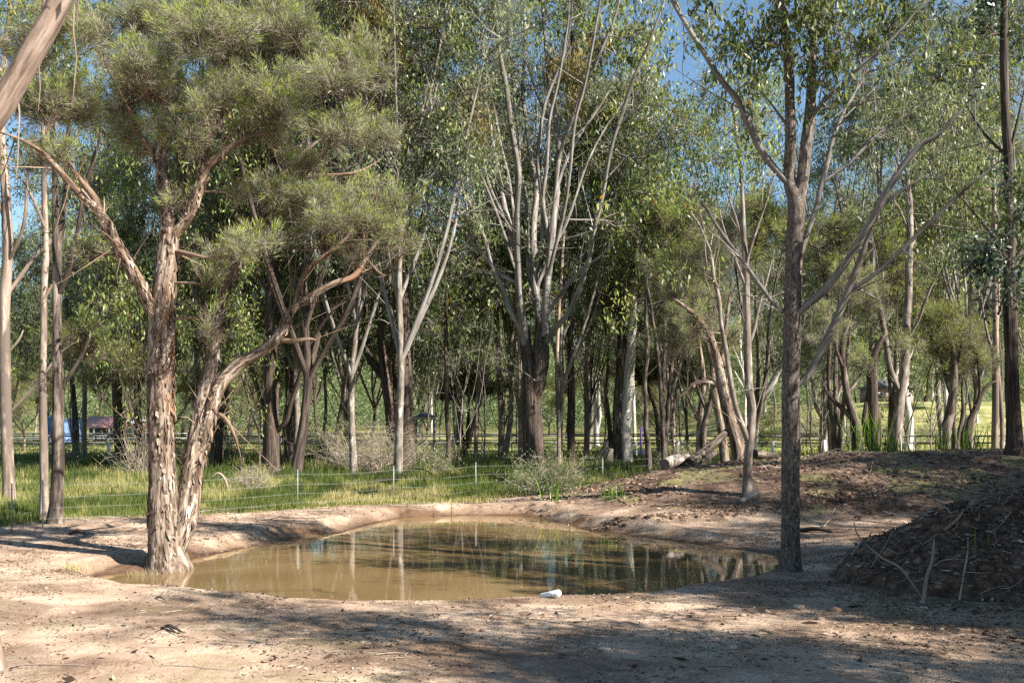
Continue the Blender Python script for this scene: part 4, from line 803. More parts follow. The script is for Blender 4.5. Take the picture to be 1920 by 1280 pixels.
for i in order:
    X, Y, k, vi, s, rz, px, tl = spots[i]
    j = int(np.argmin([abs(px-a) for a, _ in MARKS])); a, mname = MARKS[j]
    zone = 'in the near woodland' if Y < 58 else 'amid the paddock rails' if Y < 86 else 'beyond the paddock' if Y < 118 else 'in the farthest row'
    side = 'just left of' if px < a-6 else 'just right of' if px > a+6 else 'directly past'
    lab = '%s %s, %s %s' % (LOOK[(k, vi)], zone, side, mname)
    for pre in ('', 'rearward ', 'rearmost ', 'hindmost '):
        if pre+lab not in seen: break
    lab = pre+lab; seen[lab] = 1
    place(k, vi, X, Y, s, rz, lab, 'trees of the woodland %s' % ('this side of the paddock' if Y < 58 else 'around and beyond the paddock'), tilt=tl)
# trees standing to the right of the view, whose shade falls over the pond and the yard
for n_, (kind, vi, X, Y, s, rz) in enumerate(SHADE):
    place(kind, vi, X, Y, s, rz, SHLAB[n_], 'trees shading the yard and pond from the right')
# prototypes not used are dropped
for v in PR.values():
    for o in v:
        if o.name not in used:
            for c in KID[o.name]: bpy.data.objects.remove(c)
            bpy.data.objects.remove(o)
# far woodland that reads as one mass
rng = RS(55); lb = MB(); n = 260000
Xf = rng.uniform(-130, 130, n); Yf = rng.uniform(165, 215, n); hz = 12+18*fbm(Xf, Yf, 11, 3, 44)
Zf = gh(Xf, Yf, False)+hz*rng.rand(n)**.7*(.75+.3*fbm(Xf, Yf, 3, 2, 45))
leaves(lb, np.c_[Xf, Yf, Zf], rng.randn(n, 3)+np.array([0, 0, -.6]), .32+.3*rng.rand(n), .17+.14*rng.rand(n), np.clip(.25+.55*rng.rand(n)*ss(.3, .6, fbm(Xf, Zf, 3, 3, 46)), 0, .9), rng)
tag(lb.build('woodland', LF['grn']), 'solid far woodland closing the view behind the last tree trunks', 'woodland', kind='stuff')

# a low wooded rise closes the horizon
def hills():
    m, nt, b, N, Lk = newmat('wooded_rise'); geo = N('NewGeometry'); n = N('TexNoise'); n.inputs['Scale'].default_value = .35; n.inputs['Detail'].default_value = 8; n.inputs['Roughness'].default_value = .7; Lk(geo.outputs['Position'], n.inputs['Vector'])
    r = ramp(N, [(.35, (.03, .045, .02)), (.52, (.10, .125, .055)), (.7, (.22, .24, .12))]); Lk(n.outputs['Fac'], r.inputs[0]); Lk(r.outputs[0], b.inputs['Base Color']); b.inputs['Roughness'].default_value = 1; b.inputs['Specular IOR Level'].default_value = .05
    hx = np.arange(-420, 421, 2.5); hy = np.arange(218, 420, 2.5); X, Y = np.meshgrid(hx, hy); x = X.ravel(); y = Y.ravel()
    z = gh(x, y, False)-1+ss(218, 262, y)*(15+7*fbm(x, y, 70, 2, 61))+ss(218, 225, y)*5.5*(fbm(x, y, 6, 3, 62)+.6*fbm(x, y, 2.6, 2, 63))
    i = np.arange(len(x)).reshape(X.shape); Q = np.stack([i[:-1, :-1], i[:-1, 1:], i[1:, 1:], i[1:, :-1]], -1).reshape(-1, 4)
    tag(link('hills', np_mesh('hills', np.stack([x, y, z], 1), Q, None, None, True), None, m), kind='structure')
hills()
# ------------------------------------------------------------------ soil heap and litter on it
def pt(px, py, z=0.0):
    Y = F*(H-z)/(py-HOR); return (px-960)/F*Y, Y
M_soil = None
def heap_h(x, y):
    # ridge rising to the right
    cx, cy = 9.3, 15.2
    u = (x-cx)/4.3; v = (y-cy)/3.0
    r = np.sqrt(u*u+v*v)+.12*(fbm(x, y, .9, 3, 51)-.5)
    h = 1.6*np.clip(1-r, 0, 1)**.62
    rr = (1-ss(0, .25, 1-r*1.0))
    h = h*(1+.5*(fbm(x, y, .9, 3, 52)-.5))+ss(0, .12, h)*(.26*(fbm(x, y, .33, 3, 53)-.45)+.07*(fbm(x, y, .1, 2, 54)-.5))
    return np.where(r < 1, h, -.2)
def heap_material():
    m, nt, b, N, Lk = newmat('dark_dug_soil')
    geo = N('NewGeometry'); n = N('TexNoise'); n.inputs['Scale'].default_value = 7; n.inputs['Detail'].default_value = 8; n.inputs['Roughness'].default_value = .7; Lk(geo.outputs['Position'], n.inputs['Vector'])
    r = ramp(N, [(.32, (.025, .016, .012)), (.48, (.08, .052, .038)), (.62, (.15, .10, .075)), (.76, (.26, .195, .15))]); Lk(n.outputs['Fac'], r.inputs[0]); Lk(r.outputs[0], b.inputs['Base Color'])
    b.inputs['Roughness'].default_value = .95; b.inputs['Specular IOR Level'].default_value = .15
    bp = N('Bump'); bp.inputs['Strength'].default_value = .8; bp.inputs['Distance'].default_value = .03; Lk(n.outputs['Fac'], bp.inputs['Height']); Lk(bp.outputs[0], b.inputs['Normal'])
    return m
HM = heap_material()
hx = np.arange(4.6, 14.01, .035); hy = np.arange(11.8, 18.6, .035); HX, HY = np.meshgrid(hx, hy); a = HX.ravel(); b_ = HY.ravel()
hz_ = gh(a, b_, False)+heap_h(a, b_); idh = np.arange(len(a)).reshape(HX.shape)
Qh = np.stack([idh[:-1, :-1], idh[:-1, 1:], idh[1:, 1:], idh[1:, :-1]], -1).reshape(-1, 4)
keep = (heap_h(a, b_) > -.1)[Qh].any(axis=1); Qh = Qh[keep]; us = np.unique(Qh); re = np.zeros(len(a), int); re[us] = np.arange(len(us))
heap = link('soil_heap', np_mesh('soil_heap', np.stack([a, b_, hz_], 1)[us], re[Qh], None, None, True), None, HM)
tag(heap, 'heap of dark dug soil full of sticks and torn roots, right of the yard', 'soil heap')
def surf(x, y): return np.maximum(gh(x, y), gh(x, y, False)+heap_h(x, y))
def s1(x, y): return float(surf(np.array([x]), np.array([y]))[0])
# clods
ico = np.array([(0,0,1),(.9,0,.45),(.28,.85,.45),(-.72,.53,.45),(-.72,-.53,.45),(.28,-.85,.45),(.72,.53,-.4),(-.28,.85,-.4),(-.9,0,-.4),(-.28,-.85,-.4),(.72,-.53,-.4),(0,0,-1)])
icf = np.array([(0,1,2),(0,2,3),(0,3,4),(0,4,5),(0,5,1),(1,6,2),(2,7,3),(3,8,4),(4,9,5),(5,10,1),(6,7,2),(7,8,3),(8,9,4),(9,10,5),(10,6,1),(11,7,6),(11,8,7),(11,9,8),(11,10,9),(11,6,10)])
def lumps(mb, P, S, rng, flat=.6):
    n = len(P); V = ico[None]*(1+.35*rng.randn(n, 12, 1)*.6)*S[:, None, None]*(np.array([1, 1, flat])*(1+.25*rng.randn(n, 1, 3)))
    a = rng.rand(n)*2*PI; ca, sa = np.cos(a)[:, None], np.sin(a)[:, None]
    V = np.stack([V[..., 0]*ca-V[..., 1]*sa, V[..., 0]*sa+V[..., 1]*ca, V[..., 2]], -1)+P[:, None]
    mb.add(V.reshape(-1, 3), None, (icf[None]+np.arange(n)[:, None, None]*12).reshape(-1, 3), tint=np.repeat(rng.rand(n), 12))
def soilclod(name, cols):
    m, nt, b, N, Lk = newmat(name); at = N('Attribute', attribute_name='tint'); r = ramp(N, cols); Lk(at.outputs['Fac'], r.inputs[0])
    geo = N('NewGeometry'); n = N('TexNoise'); n.inputs['Scale'].default_value = 30; n.inputs['Detail'].default_value = 5; Lk(geo.outputs['Position'], n.inputs['Vector'])
    mx = N('Mix', data_type='RGBA', blend_type='MULTIPLY'); mx.inputs[0].default_value = .7; r2 = ramp(N, [(.3, (.5, .48, .46)), (.7, (1.1, 1.1, 1.1))]); Lk(n.outputs['Fac'], r2.inputs[0])
    Lk(r.outputs[0], mx.inputs[6]); Lk(r2.outputs[0], mx.inputs[7]); Lk(mx.outputs[2], b.inputs['Base Color']); b.inputs['Roughness'].default_value = .95; b.inputs['Specular IOR Level'].default_value = .15
    return m
CM = soilclod('soil_clods', [(0, (.05, .032, .023)), (.6, (.14, .092, .067)), (1, (.32, .23, .17))])
rng = RS(66); mb = MB()
def sample_dirt(n, x0, x1, y0, y1, wt):
    X = rng.uniform(x0, x1, n*4); Y = rng.uniform(y0, y1, n*4); k = rng.rand(n*4) < wt(X, Y); return X[k][:n], Y[k][:n]
def put(X, Y, smin, smax, sink=.3):
    S = smin+(smax-smin)*rng.rand(len(X))**3; Z = surf(X, Y); d = sdf(X, Y); k = d > .05
    lumps(mb, np.c_[X, Y, Z-S*sink*.5][k], S[k], rng)
X, Y = sample_dirt(6500, -1, 14.5, 21.5, 32, lambda x, y: np.clip(berm(x, y)*2, 0, 1)*ss(.42, .62, fbm(x, y, 1.6, 3, 9))); put(X, Y, .012, .085)
X, Y = sample_dirt(2600, 1.2, 9.5, 22, 26, lambda x, y: np.exp(-((y-(22.8+.22*x))/.3)**2)); put(X, Y, .012, .08)
X, Y = sample_dirt(3500, 5, 14, 12, 18.5, lambda x, y: (heap_h(x, y) > .02)*.8); put(X, Y, .008, .075)
X, Y = sample_dirt(400, 4.8, 14, 12, 18.5, lambda x, y: (heap_h(x, y) > .02)*.9); put(X, Y, .03, .14)
X, Y = sample_dirt(3500, 3.5, 10, 9.3, 14, lambda x, y: ss(4, 6.5, x)*ss(.45, .6, fbm(x, y, .8, 3, 22))); put(X, Y, .006, .05)
X, Y = sample_dirt(9000, -9, 9, 8.2, 22, lambda x, y: ss(.45, .65, fbm(x, y, 1, 3, 67))); put(X, Y, .004, .022)
X, Y = sample_dirt(1200, -13, 3, 19, 29, lambda x, y: (sdf(x, y) > .2)*.6); put(X, Y, .01, .05)
X, Y = sample_dirt(1500, -5, 6, 10.5, 13, lambda x, y: (sdf(x, y) > .03)*(sdf(x, y) < .5)); put(X, Y, .006, .028)
tag(mb.build('soil_clods', CM), 'loose clods and crumbs of soil scattered over the bare banks', 'clods', kind='stuff')
# leaf litter and bark scraps
rng = RS(77); lb = MB()
def litter(n, x0, x1, y0, y1, wt, L0, L1):
    X = rng.uniform(x0, x1, n*3); Y = rng.uniform(y0, y1, n*3); k = (rng.rand(n*3) < wt(X, Y)); X = X[k][:n]; Y = Y[k][:n]
    Z = surf(X, Y)+.006; k = sdf(X, Y) > .04; X, Y, Z = X[k], Y[k], Z[k]; n = len(X)
    leaves(lb, np.c_[X, Y, Z], np.c_[rng.randn(n, 2), .12*rng.randn(n)], L0+(L1-L0)*rng.rand(n)**2, (L0+(L1-L0)*rng.rand(n)**2)*.28, rng.rand(n), rng)
litter(34000, -9, 9, 8.2, 22, lambda x, y: .12+ss(.42, .65, fbm(x, y, .9, 3, 78)), .015, .11)
litter(260, -8, 8, 8.3, 13, lambda x, y: x*0+.9, .08, .26)
litter(7000, -1, 15, 22, 33, lambda x, y: np.clip(berm(x, y)*2, .05, 1), .06, .2)
litter(9000, 4.8, 14, 12, 18.5, lambda x, y: (heap_h(x, y) > -.1)*.9, .04, .18)
litter(3000, 3.5, 9.5, 9.5, 15, lambda x, y: x*0+.8, .02, .1)
litter(4000, -14, 2, 18, 30, lambda x, y: x*0+.6, .05, .16)
nf = 9000; Xs = rng.uniform(4.8, 14, nf); Ys = rng.uniform(12, 18.5, nf); kf = (heap_h(Xs, Ys) > .02) & (fbm(Xs, Ys, .5, 2, 81) > .5); Xs, Ys = Xs[kf], Ys[kf]; nf = len(Xs)
leaves(lb, np.c_[Xs, Ys, surf(Xs, Ys)+.01], np.c_[rng.randn(nf, 2)-[.5, .3], .5*np.abs(rng.randn(nf))-.25], .08+.22*rng.rand(nf), .005+.008*rng.rand(nf), rng.rand(nf)**1.5, rng)
tag(lb.build('leaf_litter', LF['litter']), 'dry leaves and bark scraps littering the bare soil', 'leaf litter', kind='stuff')
rngf = RS(82); fl = MB(); Xw = rngf.uniform(-7, 5, 1500); Yw = rngf.uniform(13, 24, 1500); dw = sdf(Xw, Yw); kw = (dw < -.03) & (rngf.rand(1500) < .10+.9*np.exp(dw/.35)); Xw, Yw = Xw[kw], Yw[kw]; nw = len(Xw)
leaves(fl, np.c_[Xw, Yw, np.full(nw, WL+.004)], np.c_[rngf.randn(nw, 2), np.zeros(nw)], .05+.06*rngf.rand(nw), .012+.015*rngf.rand(nw), rngf.rand(nw), rngf)
flv = fl.V[0]; flv[:, 2] = WL+.004
tag(fl.build('floating_leaves', LF['litter']), 'fallen leaves floating on the muddy pond, mostly near its edge', 'floating leaves', kind='stuff')
tb = MB()
def sticks(n, x0, x1, y0, y1, wt, L0, L1, r, rise=.15):
    X = rng.uniform(x0, x1, n*3); Y = rng.uniform(y0, y1, n*3); k = (rng.rand(n*3) < wt(X, Y)) & (sdf(X, Y) > .2); X = X[k][:n]; Y = Y[k][:n]; n = len(X)
    a = rng.rand(n)*2*PI; L = L0+(L1-L0)*rng.rand(n)**2; t = np.array([-.5, -.15, .2, .5])
    x = X[:, None]+np.cos(a)[:, None]*t*L[:, None]+rng.randn(n, 4)*.03*L[:, None]; y = Y[:, None]+np.sin(a)[:, None]*t*L[:, None]+rng.randn(n, 4)*.03*L[:, None]
    z = surf(x.ravel(), y.ravel()).reshape(n, 4)+r+(np.abs(rng.randn(n, 4))*rise*L[:, None])*(np.array([0, .2, .5, 1]))
    tubes(tb, np.stack([x, y, z], -1), np.array([1, .9, .8, .5])*(r*(.4+rng.rand(n)))[:, None], 4, tint=rng.rand(n)*.8-.3, cap=False)
sticks(900, -9, 9, 8.2, 22, lambda x, y: .3+ss(.45, .65, fbm(x, y, 1.2, 3, 79)), .06, .5, .004, .02)
sticks(420, -1, 15, 22.5, 33, lambda x, y: np.clip(berm(x, y)*2, .05, 1), .2, 1.1, .010)
sticks(650, 4.8, 14, 12, 18.5, lambda x, y: (heap_h(x, y) > .02)*.9, .12, .7, .008, .22)
sticks(60, 4.8, 14, 12, 18.5, lambda x, y: (heap_h(x, y) > .02)*.9, .3, 1.1, .022, .2)
sticks(220, -14, 1, 22, 32, lambda x, y: x*0+.8, .3, 1.6, .010, .1)
tag(tb.build('twigs', BK['dead'], smooth=True), 'dry twigs strewn over the banks and the heap', 'twigs', kind='stuff')

# ------------------------------------------------------------------ grass, reeds, brush
rng = RS(88); gbm = MB()
def blades(mb, X, Y, Z, hgt, wd, tint, lean=.35):
    n = len(X); a = rng.rand(n)*2*PI; side = np.c_[np.cos(a), np.sin(a), np.zeros(n)]*(wd/2)[:, None]
    b = rng.rand(n)*2*PI; ln = np.c_[np.cos(b), np.sin(b), np.zeros(n)]*(hgt*lean*rng.rand(n))[:, None]
    P = np.c_[X, Y, Z]; up = np.array([0, 0, 1.])*hgt[:, None]
    V = np.stack([P-side, P+side, P+ln*.4+up*.55+side*.8, P+ln*.4+up*.55-side*.8, P+ln+up*.97], 1).reshape(-1, 3)
    i5 = np.arange(n)[:, None]*5
    mb.add(V, i5+[0, 1, 2, 3], i5+[3, 2, 4], tint=np.repeat(tint, 5))
def grass(n, y0, y1, pxa, pxb, hs, k=1.0):
    u = rng.rand(n*2); Y = 1/(1/y0+(1/y1-1/y0)*u); X = (rng.uniform(pxa, pxb, n*2)-960)/F*Y
    gmk = grassmask(X, Y); tr = np.exp(-((Y-(38+.9*(X+12)))/1.1)**2)*(X < -9)*.8
    kp = rng.rand(len(X)) < gmk*(.35+.65*ss(.25, .5, fbm(X, Y, 1.3, 3, 91)))*(1-tr); X, Y = X[kp][:n], Y[kp][:n]
    nz = fbm(X, Y, 2.5, 3, 90); dry = fbm(X, Y, 1.8, 3, 92)
    edge = np.clip((Y-gb(X))/4, 0, 1)
    hgt = hs*(.5+1.7*np.clip(fbm(X, Y, .7, 2, 94)-.25, 0, 1)*1.3)*(.4+.6*edge)*(.5+.8*rng.rand(len(X)))
    tn = np.clip(.0+.52*ss(.46, .66, dry)+.42*rng.rand(len(X))**1.3+.25*(1-edge), 0, 1)
    blades(gbm, X, Y, gh(X, Y, False)-.01, hgt, .0006*Y*(.5+rng.rand(len(X)))*k, tn)
grass(150000, 21, 38, -60, 1400, .30)
grass(120000, 36, 62, -60, 2000, .34, 1.1)
grass(30000, 62, 110, -60, 2000, .14, 1.5)
tag(gbm.build('grass', LF['grass']), 'long green and straw-coloured grass beyond the bare banks', 'grass', kind='stuff')
wb = MB(); rng = RS(89)      # short weeds on the bare yard
X = rng.uniform(-8, 9, 30000); Y = rng.uniform(8.3, 16, 30000); kp = rng.rand(30000) < ss(.6, .72, fbm(X, Y, .9, 3, 93))*.8*(sdf(X, Y) > .3); X, Y = X[kp], Y[kp]
blades(wb, X, Y, surf(X, Y), .012+.03*rng.rand(len(X)), .004+.003*rng.rand(len(X)), .25+.35*rng.rand(len(X)), 1.2)
tag(wb.build('weeds', LF['grass']), 'tiny green weeds sprouting in patches on the bare yard', 'weeds', kind='stuff')
def tuft(name, label, cat, px, py, n, hgt, wd, mat, spread, tr, group=None, zg=None, D=None, lean=.35):
    x, y = pt(px, py) if D is None else ((px-960)/F*D, D); z = s1(x, y)
    mb = MB(); blades(mb, x+rng.randn(n)*spread, y+rng.randn(n)*spread, np.full(n, z-.02), hgt*(.5+.6*rng.rand(n)), wd*(.6+.6*rng.rand(n)), tr[0]+(tr[1]-tr[0])*rng.rand(n), lean)
    o = mb.build(name, mat, None, (x, y, z)); o.location = (x, y, z); tag(o, label, cat, group); return o
RL = [(1296,862,'reeds beside the foot of the leaning black log',16,.55,30.5),(1322,872,'reeds just right of the leaning black log',14,.45,29.5),(1598,866,'tall reed clump at the foot of the gnarled dark paperbark',26,1.25,29.3),(1640,868,'tallest reed clump on the berm crest, left of the Y-shaped gum',44,1.5,29.2),
 (1668,866,'reed clump touching the foot of the Y-shaped gum',40,.9,29.2),(1692,862,'short bright reeds right of the Y-shaped gum',24,.6,29.4),(1770,858,'reed clump under the leaning dark paperbark',34,.9,29.4),(1812,852,'reeds below the crooked black stem',34,1.0,29.5),(1835,850,'reeds left of the orange-marked gum',30,.9,29.6),
 (1720,860,'sparse reeds between the Y-shaped gum and the leaning paperbark',10,.8,29.4),(1152,908,'grassy reeds at the left end of the berm below the white gum',26,.5,26.5),(1068,960,'single green shoots on the far pond bank below the berm',7,.9,23.2),(1035,920,'bright reeds growing out of the leafy shrub',30,.9,27.5),
 (1892,960,'lone tall shoots on the slope above the soil heap',6,1.0,20.5),(1768,985,'green shoots behind the shoulder of the soil heap',5,.5,17.6),(1806,965,'thin shoots on the upper left of the soil heap',6,.4,17.2),(1838,1062,'green shoots on the face of the soil heap',6,.5,13.9)]
for px, py, lab, n, hg, D in RL: tuft('reed_clump', lab, 'reeds', px, py, max(5, int(n*.7)), hg, .034 if n > 12 else .018, LF['reed'], .15 if n > 12 else .04, (0, 1), 'green reeds on the berm and heap', D=D, lean=.55)
tuft('grass_tuft', 'dry straw tuft over exposed roots left of the paperbark foot', 'grass tuft', 268, 1032, 260, .28, .010, LF['grass'], .14, (.7, 1), D=16.7, lean=.8)
tuft('root_tuft', 'ragged mat of straw and roots hanging off the bank at the paperbark foot', 'roots', 300, 1045, 420, .34, .008, LF['litter'], .16, (.6, 1), D=16.85, lean=1.2)
tuft('grass_tuft', 'small dry tuft on the left bank of the pond', 'grass tuft', 140, 1050, 110, .2, .009, LF['grass'], .10, (.7, 1), D=16.2, lean=.7)
tuft('grass_tuft', 'bright green tuft beside the middle of the fence line, left', 'grass tuft', 452, 958, 60, .35, .012, LF['grass'], .10, (.1, .4), D=25.2)
def shrub(name, label, px, D, n, rx, rh, lf, seed, twn=70, group=None, bk='dead', fol=1.0, cat='shrub'):
    rng = RS(seed); x = (px-960)/F*D; z = g1(x, D); root = thing(name, label, cat, (x, D, z), group); tb = MB(); lb = MB(); o = np.array([x, D, z])
    e = o+np.c_[rng.randn(twn)*rx*.6, rng.randn(twn)*rx*.5, rh*(.3+.7*rng.rand(twn))]; t = np.array([0, .3, .65, 1])[None, :, None]
    st = o+np.c_[rng.randn(twn, 2)*rx*.18, np.zeros(twn)-.03]
    cur = st[:, None]*(1-t)+e[:, None]*t; cur[:, 1:3] += rng.randn(twn, 2, 3)*.09*rx; tubes(tb, cur, np.tile([.016, .011, .007, .003], (twn, 1)), 4, tint=rng.rand(twn)*.8-.2, cap=False)
    m = twn*4; k = rng.randint(0, twn, m); s = cur[k, rng.randint(1, 4, m)]; e2 = s+rng.randn(m, 3)*np.array([.3, .3, .22])*rx
    tubes(tb, np.stack([s, (s+e2)/2+rng.randn(m, 3)*.05, e2], 1), np.tile([.006, .004, .002], (m, 1)), 3, tint=rng.rand(m)*.8-.2, cap=False)
    tb.build('branches', BK[bk], root, o)
    nl = int(n*fol)
    if nl:
        c = e2[rng.randint(0, m, nl)]+rng.randn(nl, 3)*.10; c[:, 2] = np.maximum(c[:, 2], z+.02)
        q = max(1, D/25); leaves(lb, c, rng.randn(nl, 3)+[0, 0, .5], .07*q*(.6+.7*rng.rand(nl)), .018*q*(.6+.7*rng.rand(nl)), rng.rand(nl)*.9, rng); lb.build('foliage', LF[lf], root, o)
    return root
shrub('shrub', 'leafy green shrub in front of the foot of the central ironbark', 1035, 29.5, 5200, .85, 1.1, 'grn', 501, 60)
shrub('shrub', 'lower green shrub spreading left of the leafy one', 1000, 31, 2600, .6, .7, 'grn', 502, 40)
shrub('dead_brush', 'tangle of tan dead brush under the fissured ironbark', 712, 42, 1500, 2.0, 2.2, 'mel', 503, 150, cat='brush')
shrub('dead_brush', 'spread of straw-coloured brush left of the tangle under the ironbark', 650, 44, 1800, 1.8, 1.8, 'mel', 504, 110, cat='brush')
shrub('dead_brush', 'grey dry bush before the thick black-grey ironbark', 470, 31, 700, .7, .9, 'mel', 505, 70, cat='brush')
shrub('dead_brush', 'spiky grey brush poking out left of the flaky paperbark', 262, 40, 700, 1.0, 2.1, 'mel', 506, 80, cat='brush')
shrub('shrub', 'dark green low shrub right of the dead brush tangle', 815, 41, 1800, .8, 1.3, 'grn', 507, 50)
shrub('shrub', 'yellow-green shrub behind the paddock rails beside the two-pronged gum', 1432, 84, 2600, 2.2, 3.6, 'lime', 508, 50)
for i, (px, D, lf, rx, rh, lab) in enumerate([(120,50,'grn',1.6,1.6,'dark shrub below the blue tarpaulin'),(330,52,'euc',1.6,2.2,'shrub hidden low behind the flaky paperbark stems'),(430,55,'mel',1.5,2.2,'shrub right of the arching paperbark limb'),(600,56,'mel',1.5,2,'pale shrub behind the straw-coloured brush'),
   (1270,42,'mel',1.2,1.8,'grey shrub left of the paperbark clump'),(1560,90,'mel',2.5,3,'rusty shrub across the paddock right of the tall grey gum'),(1760,92,'mel',3,3,'long brown shrub along the bank at the right'),(1500,94,'mel',2.5,3,'brown shrub across the paddock left of the forked grey gum')]):
    shrub('shrub', lab, px, D, 1500, rx, rh, lf, 520+i, 60, 'shrubs at the foot of the woodland')

# ------------------------------------------------------------------ logs, sticks, stones, pipe
def limb_obj(name, label, cat, pts, rad, bk='dead', sides=10, group=None, step=.06, bump=.08, sub=None):
    """pts: (px,py,D,height above surface)"""
    P = []
    for px, py, D, hh in pts:
        x = (px-960)/F*D; P.append((x, D, (s1(x, D)+hh) if hh is not None else H-(py-HOR)/F*D))
    P, R = spline(np.array(P), np.array(rad), step); mb = MB(); tubes(mb, P[None], R[None], sides, tint=[.1], bump=bump)
    o0 = P[0]
    if sub:
        for q, rr in sub:
            Q2 = [];
            for px, py, D, hh in q:
                x = (px-960)/F*D; Q2.append((x, D, (s1(x, D)+hh) if hh is not None else H-(py-HOR)/F*D))
            Q2, R2 = spline(np.array(Q2), np.array(rr), step); tubes(mb, Q2[None], R2[None], max(5, sides-3), tint=[.2], bump=bump)
    # fan cap at the start of the first tube
    n = sides; mb.add(np.vstack([mb.V[0][:n], P[:1]]), None, [((i+1) % n, i, n) for i in range(n)])
    mb.A = {k: v+[np.zeros((mb.n-sum(len(q) for q in v),)+np.shape(v[0])[1:])] for k, v in mb.A.items()}
    o = mb.build(name, BK[bk], None, o0, True); o.location = o0; tag(o, label, cat, group); return o
limb_obj('log', 'pale weathered log lying at the left end of the berm', 'log', [(1246,890,29.5,.16),(1262,878,30,.2),(1285,868,30.5,.24),(1300,860,31,.26)], [.17,.2,.2,.17], 'gum', 14)
limb_obj('log', 'black charred log propped up to the right in front of the paperbark clump', 'log', [(1292,0,29.3,.1),(1318,0,30,.35),(1340,0,30.6,.75),(1362,0,31,1.15)], [.17,.16,.13,.11], 'brown', 12)
limb_obj('log', 'short dark charred stub beneath the propped black log', 'log', [(1312,0,29.6,.05),(1328,0,29.8,.2),(1342,0,30,.35)], [.12,.13,.09], 'iron', 10)
limb_obj('log', 'grey log on the crest between the two-pronged gum and the tall grey gum', 'log', [(1415,0,29.5,.2),(1435,0,29.8,.14),(1462,0,30,.05)], [.13,.13,.11], 'brown', 12)
limb_obj('plank', 'flat grey slab of wood on the slope right of the two-pronged gum', 'plank', [(1388,0,24.6,.03),(1402,0,24.9,.06),(1422,0,25.1,.12)], [.05,.09,.07], 'dead', 8)
limb_obj('branch', 'long bare stick arching out of the soil heap', 'branch', [(1730,1092,13.2,.02),(1690,1066,13.4,None),(1655,1046,13.6,None),(1625,1020,13.7,None),(1607,1000,13.8,None),(1601,978,13.9,None)], [.018,.016,.014,.012,.009,.005], 'flesh', 8)
limb_obj('branch', 'thick short stick leaning on the soil heap beside the arching one', 'branch', [(1730,1110,12.9,.0),(1738,1080,13.1,None),(1748,1050,13.3,None),(1752,1010,13.6,None)], [.026,.022,.02,.012], 'dead', 8)
limb_obj('branch', 'pale stick stuck at the foot of the soil heap', 'branch', [(1588,1140,12.6,.01),(1600,1125,12.8,.05),(1612,1112,12.9,.14)], [.012,.012,.008], 'dead', 7)
limb_obj('branch', 'white stick on the upper right slope of the berm', 'branch', [(1788,0,20.5,.06),(1812,0,20.4,.1),(1838,0,20.1,.04)], [.018,.016,.01], 'dead', 7)
limb_obj('branch', 'grey forked stick on the slope right of the tall grey gum', 'branch', [(1545,0,22.2,.03),(1556,0,22.6,.16),(1570,0,22.9,.34)], [.016,.014,.007], 'dead', 7, sub=[([(1552,0,22.5,.1),(1566,0,22.3,.14)], [.01,.006])])
limb_obj('branch', 'dark thick branch half buried right of the tall grey gum', 'branch', [(1500,0,21.6,.02),(1530,0,21.4,.08),(1560,0,21.2,.03)], [.05,.045,.03], 'brown', 9)
limb_obj('branch', 'small splintered bark scrap on the left part of the yard', 'branch', [(302,0,11.4,.01),(318,0,11.35,.05),(345,0,11.1,.02)], [.012,.022,.008], 'brown', 8, sub=[([(310,0,11.38,.03),(300,0,11.2,.07)], [.01,.004]),([(322,0,11.3,.04),(340,0,11.4,.06)], [.01,.004]),([(318,0,11.3,.04),(332,0,11.05,.02)], [.012,.006])])
limb_obj('branch', 'twig pair lying at the near water edge, left', 'branch', [(290,0,13.3,.01),(299,0,13.25,.04),(312,0,13.1,.02)], [.008,.014,.005], 'brown', 7, sub=[([(299,0,13.25,.03),(306,0,13.4,.09)], [.007,.003])])
limb_obj('branch', 'straight straw-coloured stick in the shaded foreground', 'branch', [(705,0,10.15,.01),(735,0,10.2,.015),(765,0,10.25,.01)], [.008,.008,.006], 'dead', 7)
limb_obj('branch', 'thin second stick just below the straw-coloured one', 'branch', [(715,0,10.0,.008),(745,0,10.03,.01),(770,0,10.1,.008)], [.005,.005,.004], 'dead', 6)
limb_obj('branch', 'long thin stick near the bottom left corner', 'branch', [(45,0,9.72,.01),(90,0,9.74,.012),(160,0,9.7,.01)], [.006,.006,.004], 'dead', 6)
limb_obj('branch', 'dark knobbly stick on the left bank behind the yard', 'branch', [(130,0,20.6,.02),(145,0,20.5,.1),(160,0,20.4,.05)], [.04,.05,.02], 'iron', 8)
limb_obj('fallen_branch', 'long dark fallen bough arched in the grass behind the pickets', 'fallen branch', [(640,0,35,.12),(700,0,35.5,.2),(750,0,36,.22),(790,0,36.5,.3),(820,0,37,.15)], [.05,.06,.06,.04,.02], 'iron', 8, step=.2,
   sub=[([(735,0,35.8,.2),(760,0,36,.5),(790,0,36.2,.58),(812,0,36.4,.35),(828,0,36.5,.1)], [.03,.028,.024,.02,.01]),([(700,0,35.5,.2),(712,0,35.4,.45),(728,0,35.3,.5)], [.025,.018,.01]),([(750,0,36,.22),(775,0,35.7,.35),(795,0,35.6,.25)], [.02,.016,.01]),([(675,0,35.3,.2),(684,0,35.2,.4)], [.02,.01])])
limb_obj('fallen_branch', 'white crooked dead bough in the grass left of the flaky paperbark', 'fallen branch', [(190,0,44,.9),(205,0,43.6,.55),(214,0,43.4,.25),(218,0,43.2,.03)], [.03,.05,.05,.03], 'dead', 8, step=.15, sub=[([(198,0,43.8,.7),(207,0,43.7,1.2)], [.03,.02])])
limb_obj('fallen_branch', 'arched grey dead bough hooked over the grass right of the paperbark stems', 'fallen branch', [(398,0,30,.65),(410,0,30,.75),(422,0,30,.55),(430,0,30,.1)], [.03,.04,.04,.03], 'dead', 8, step=.1)
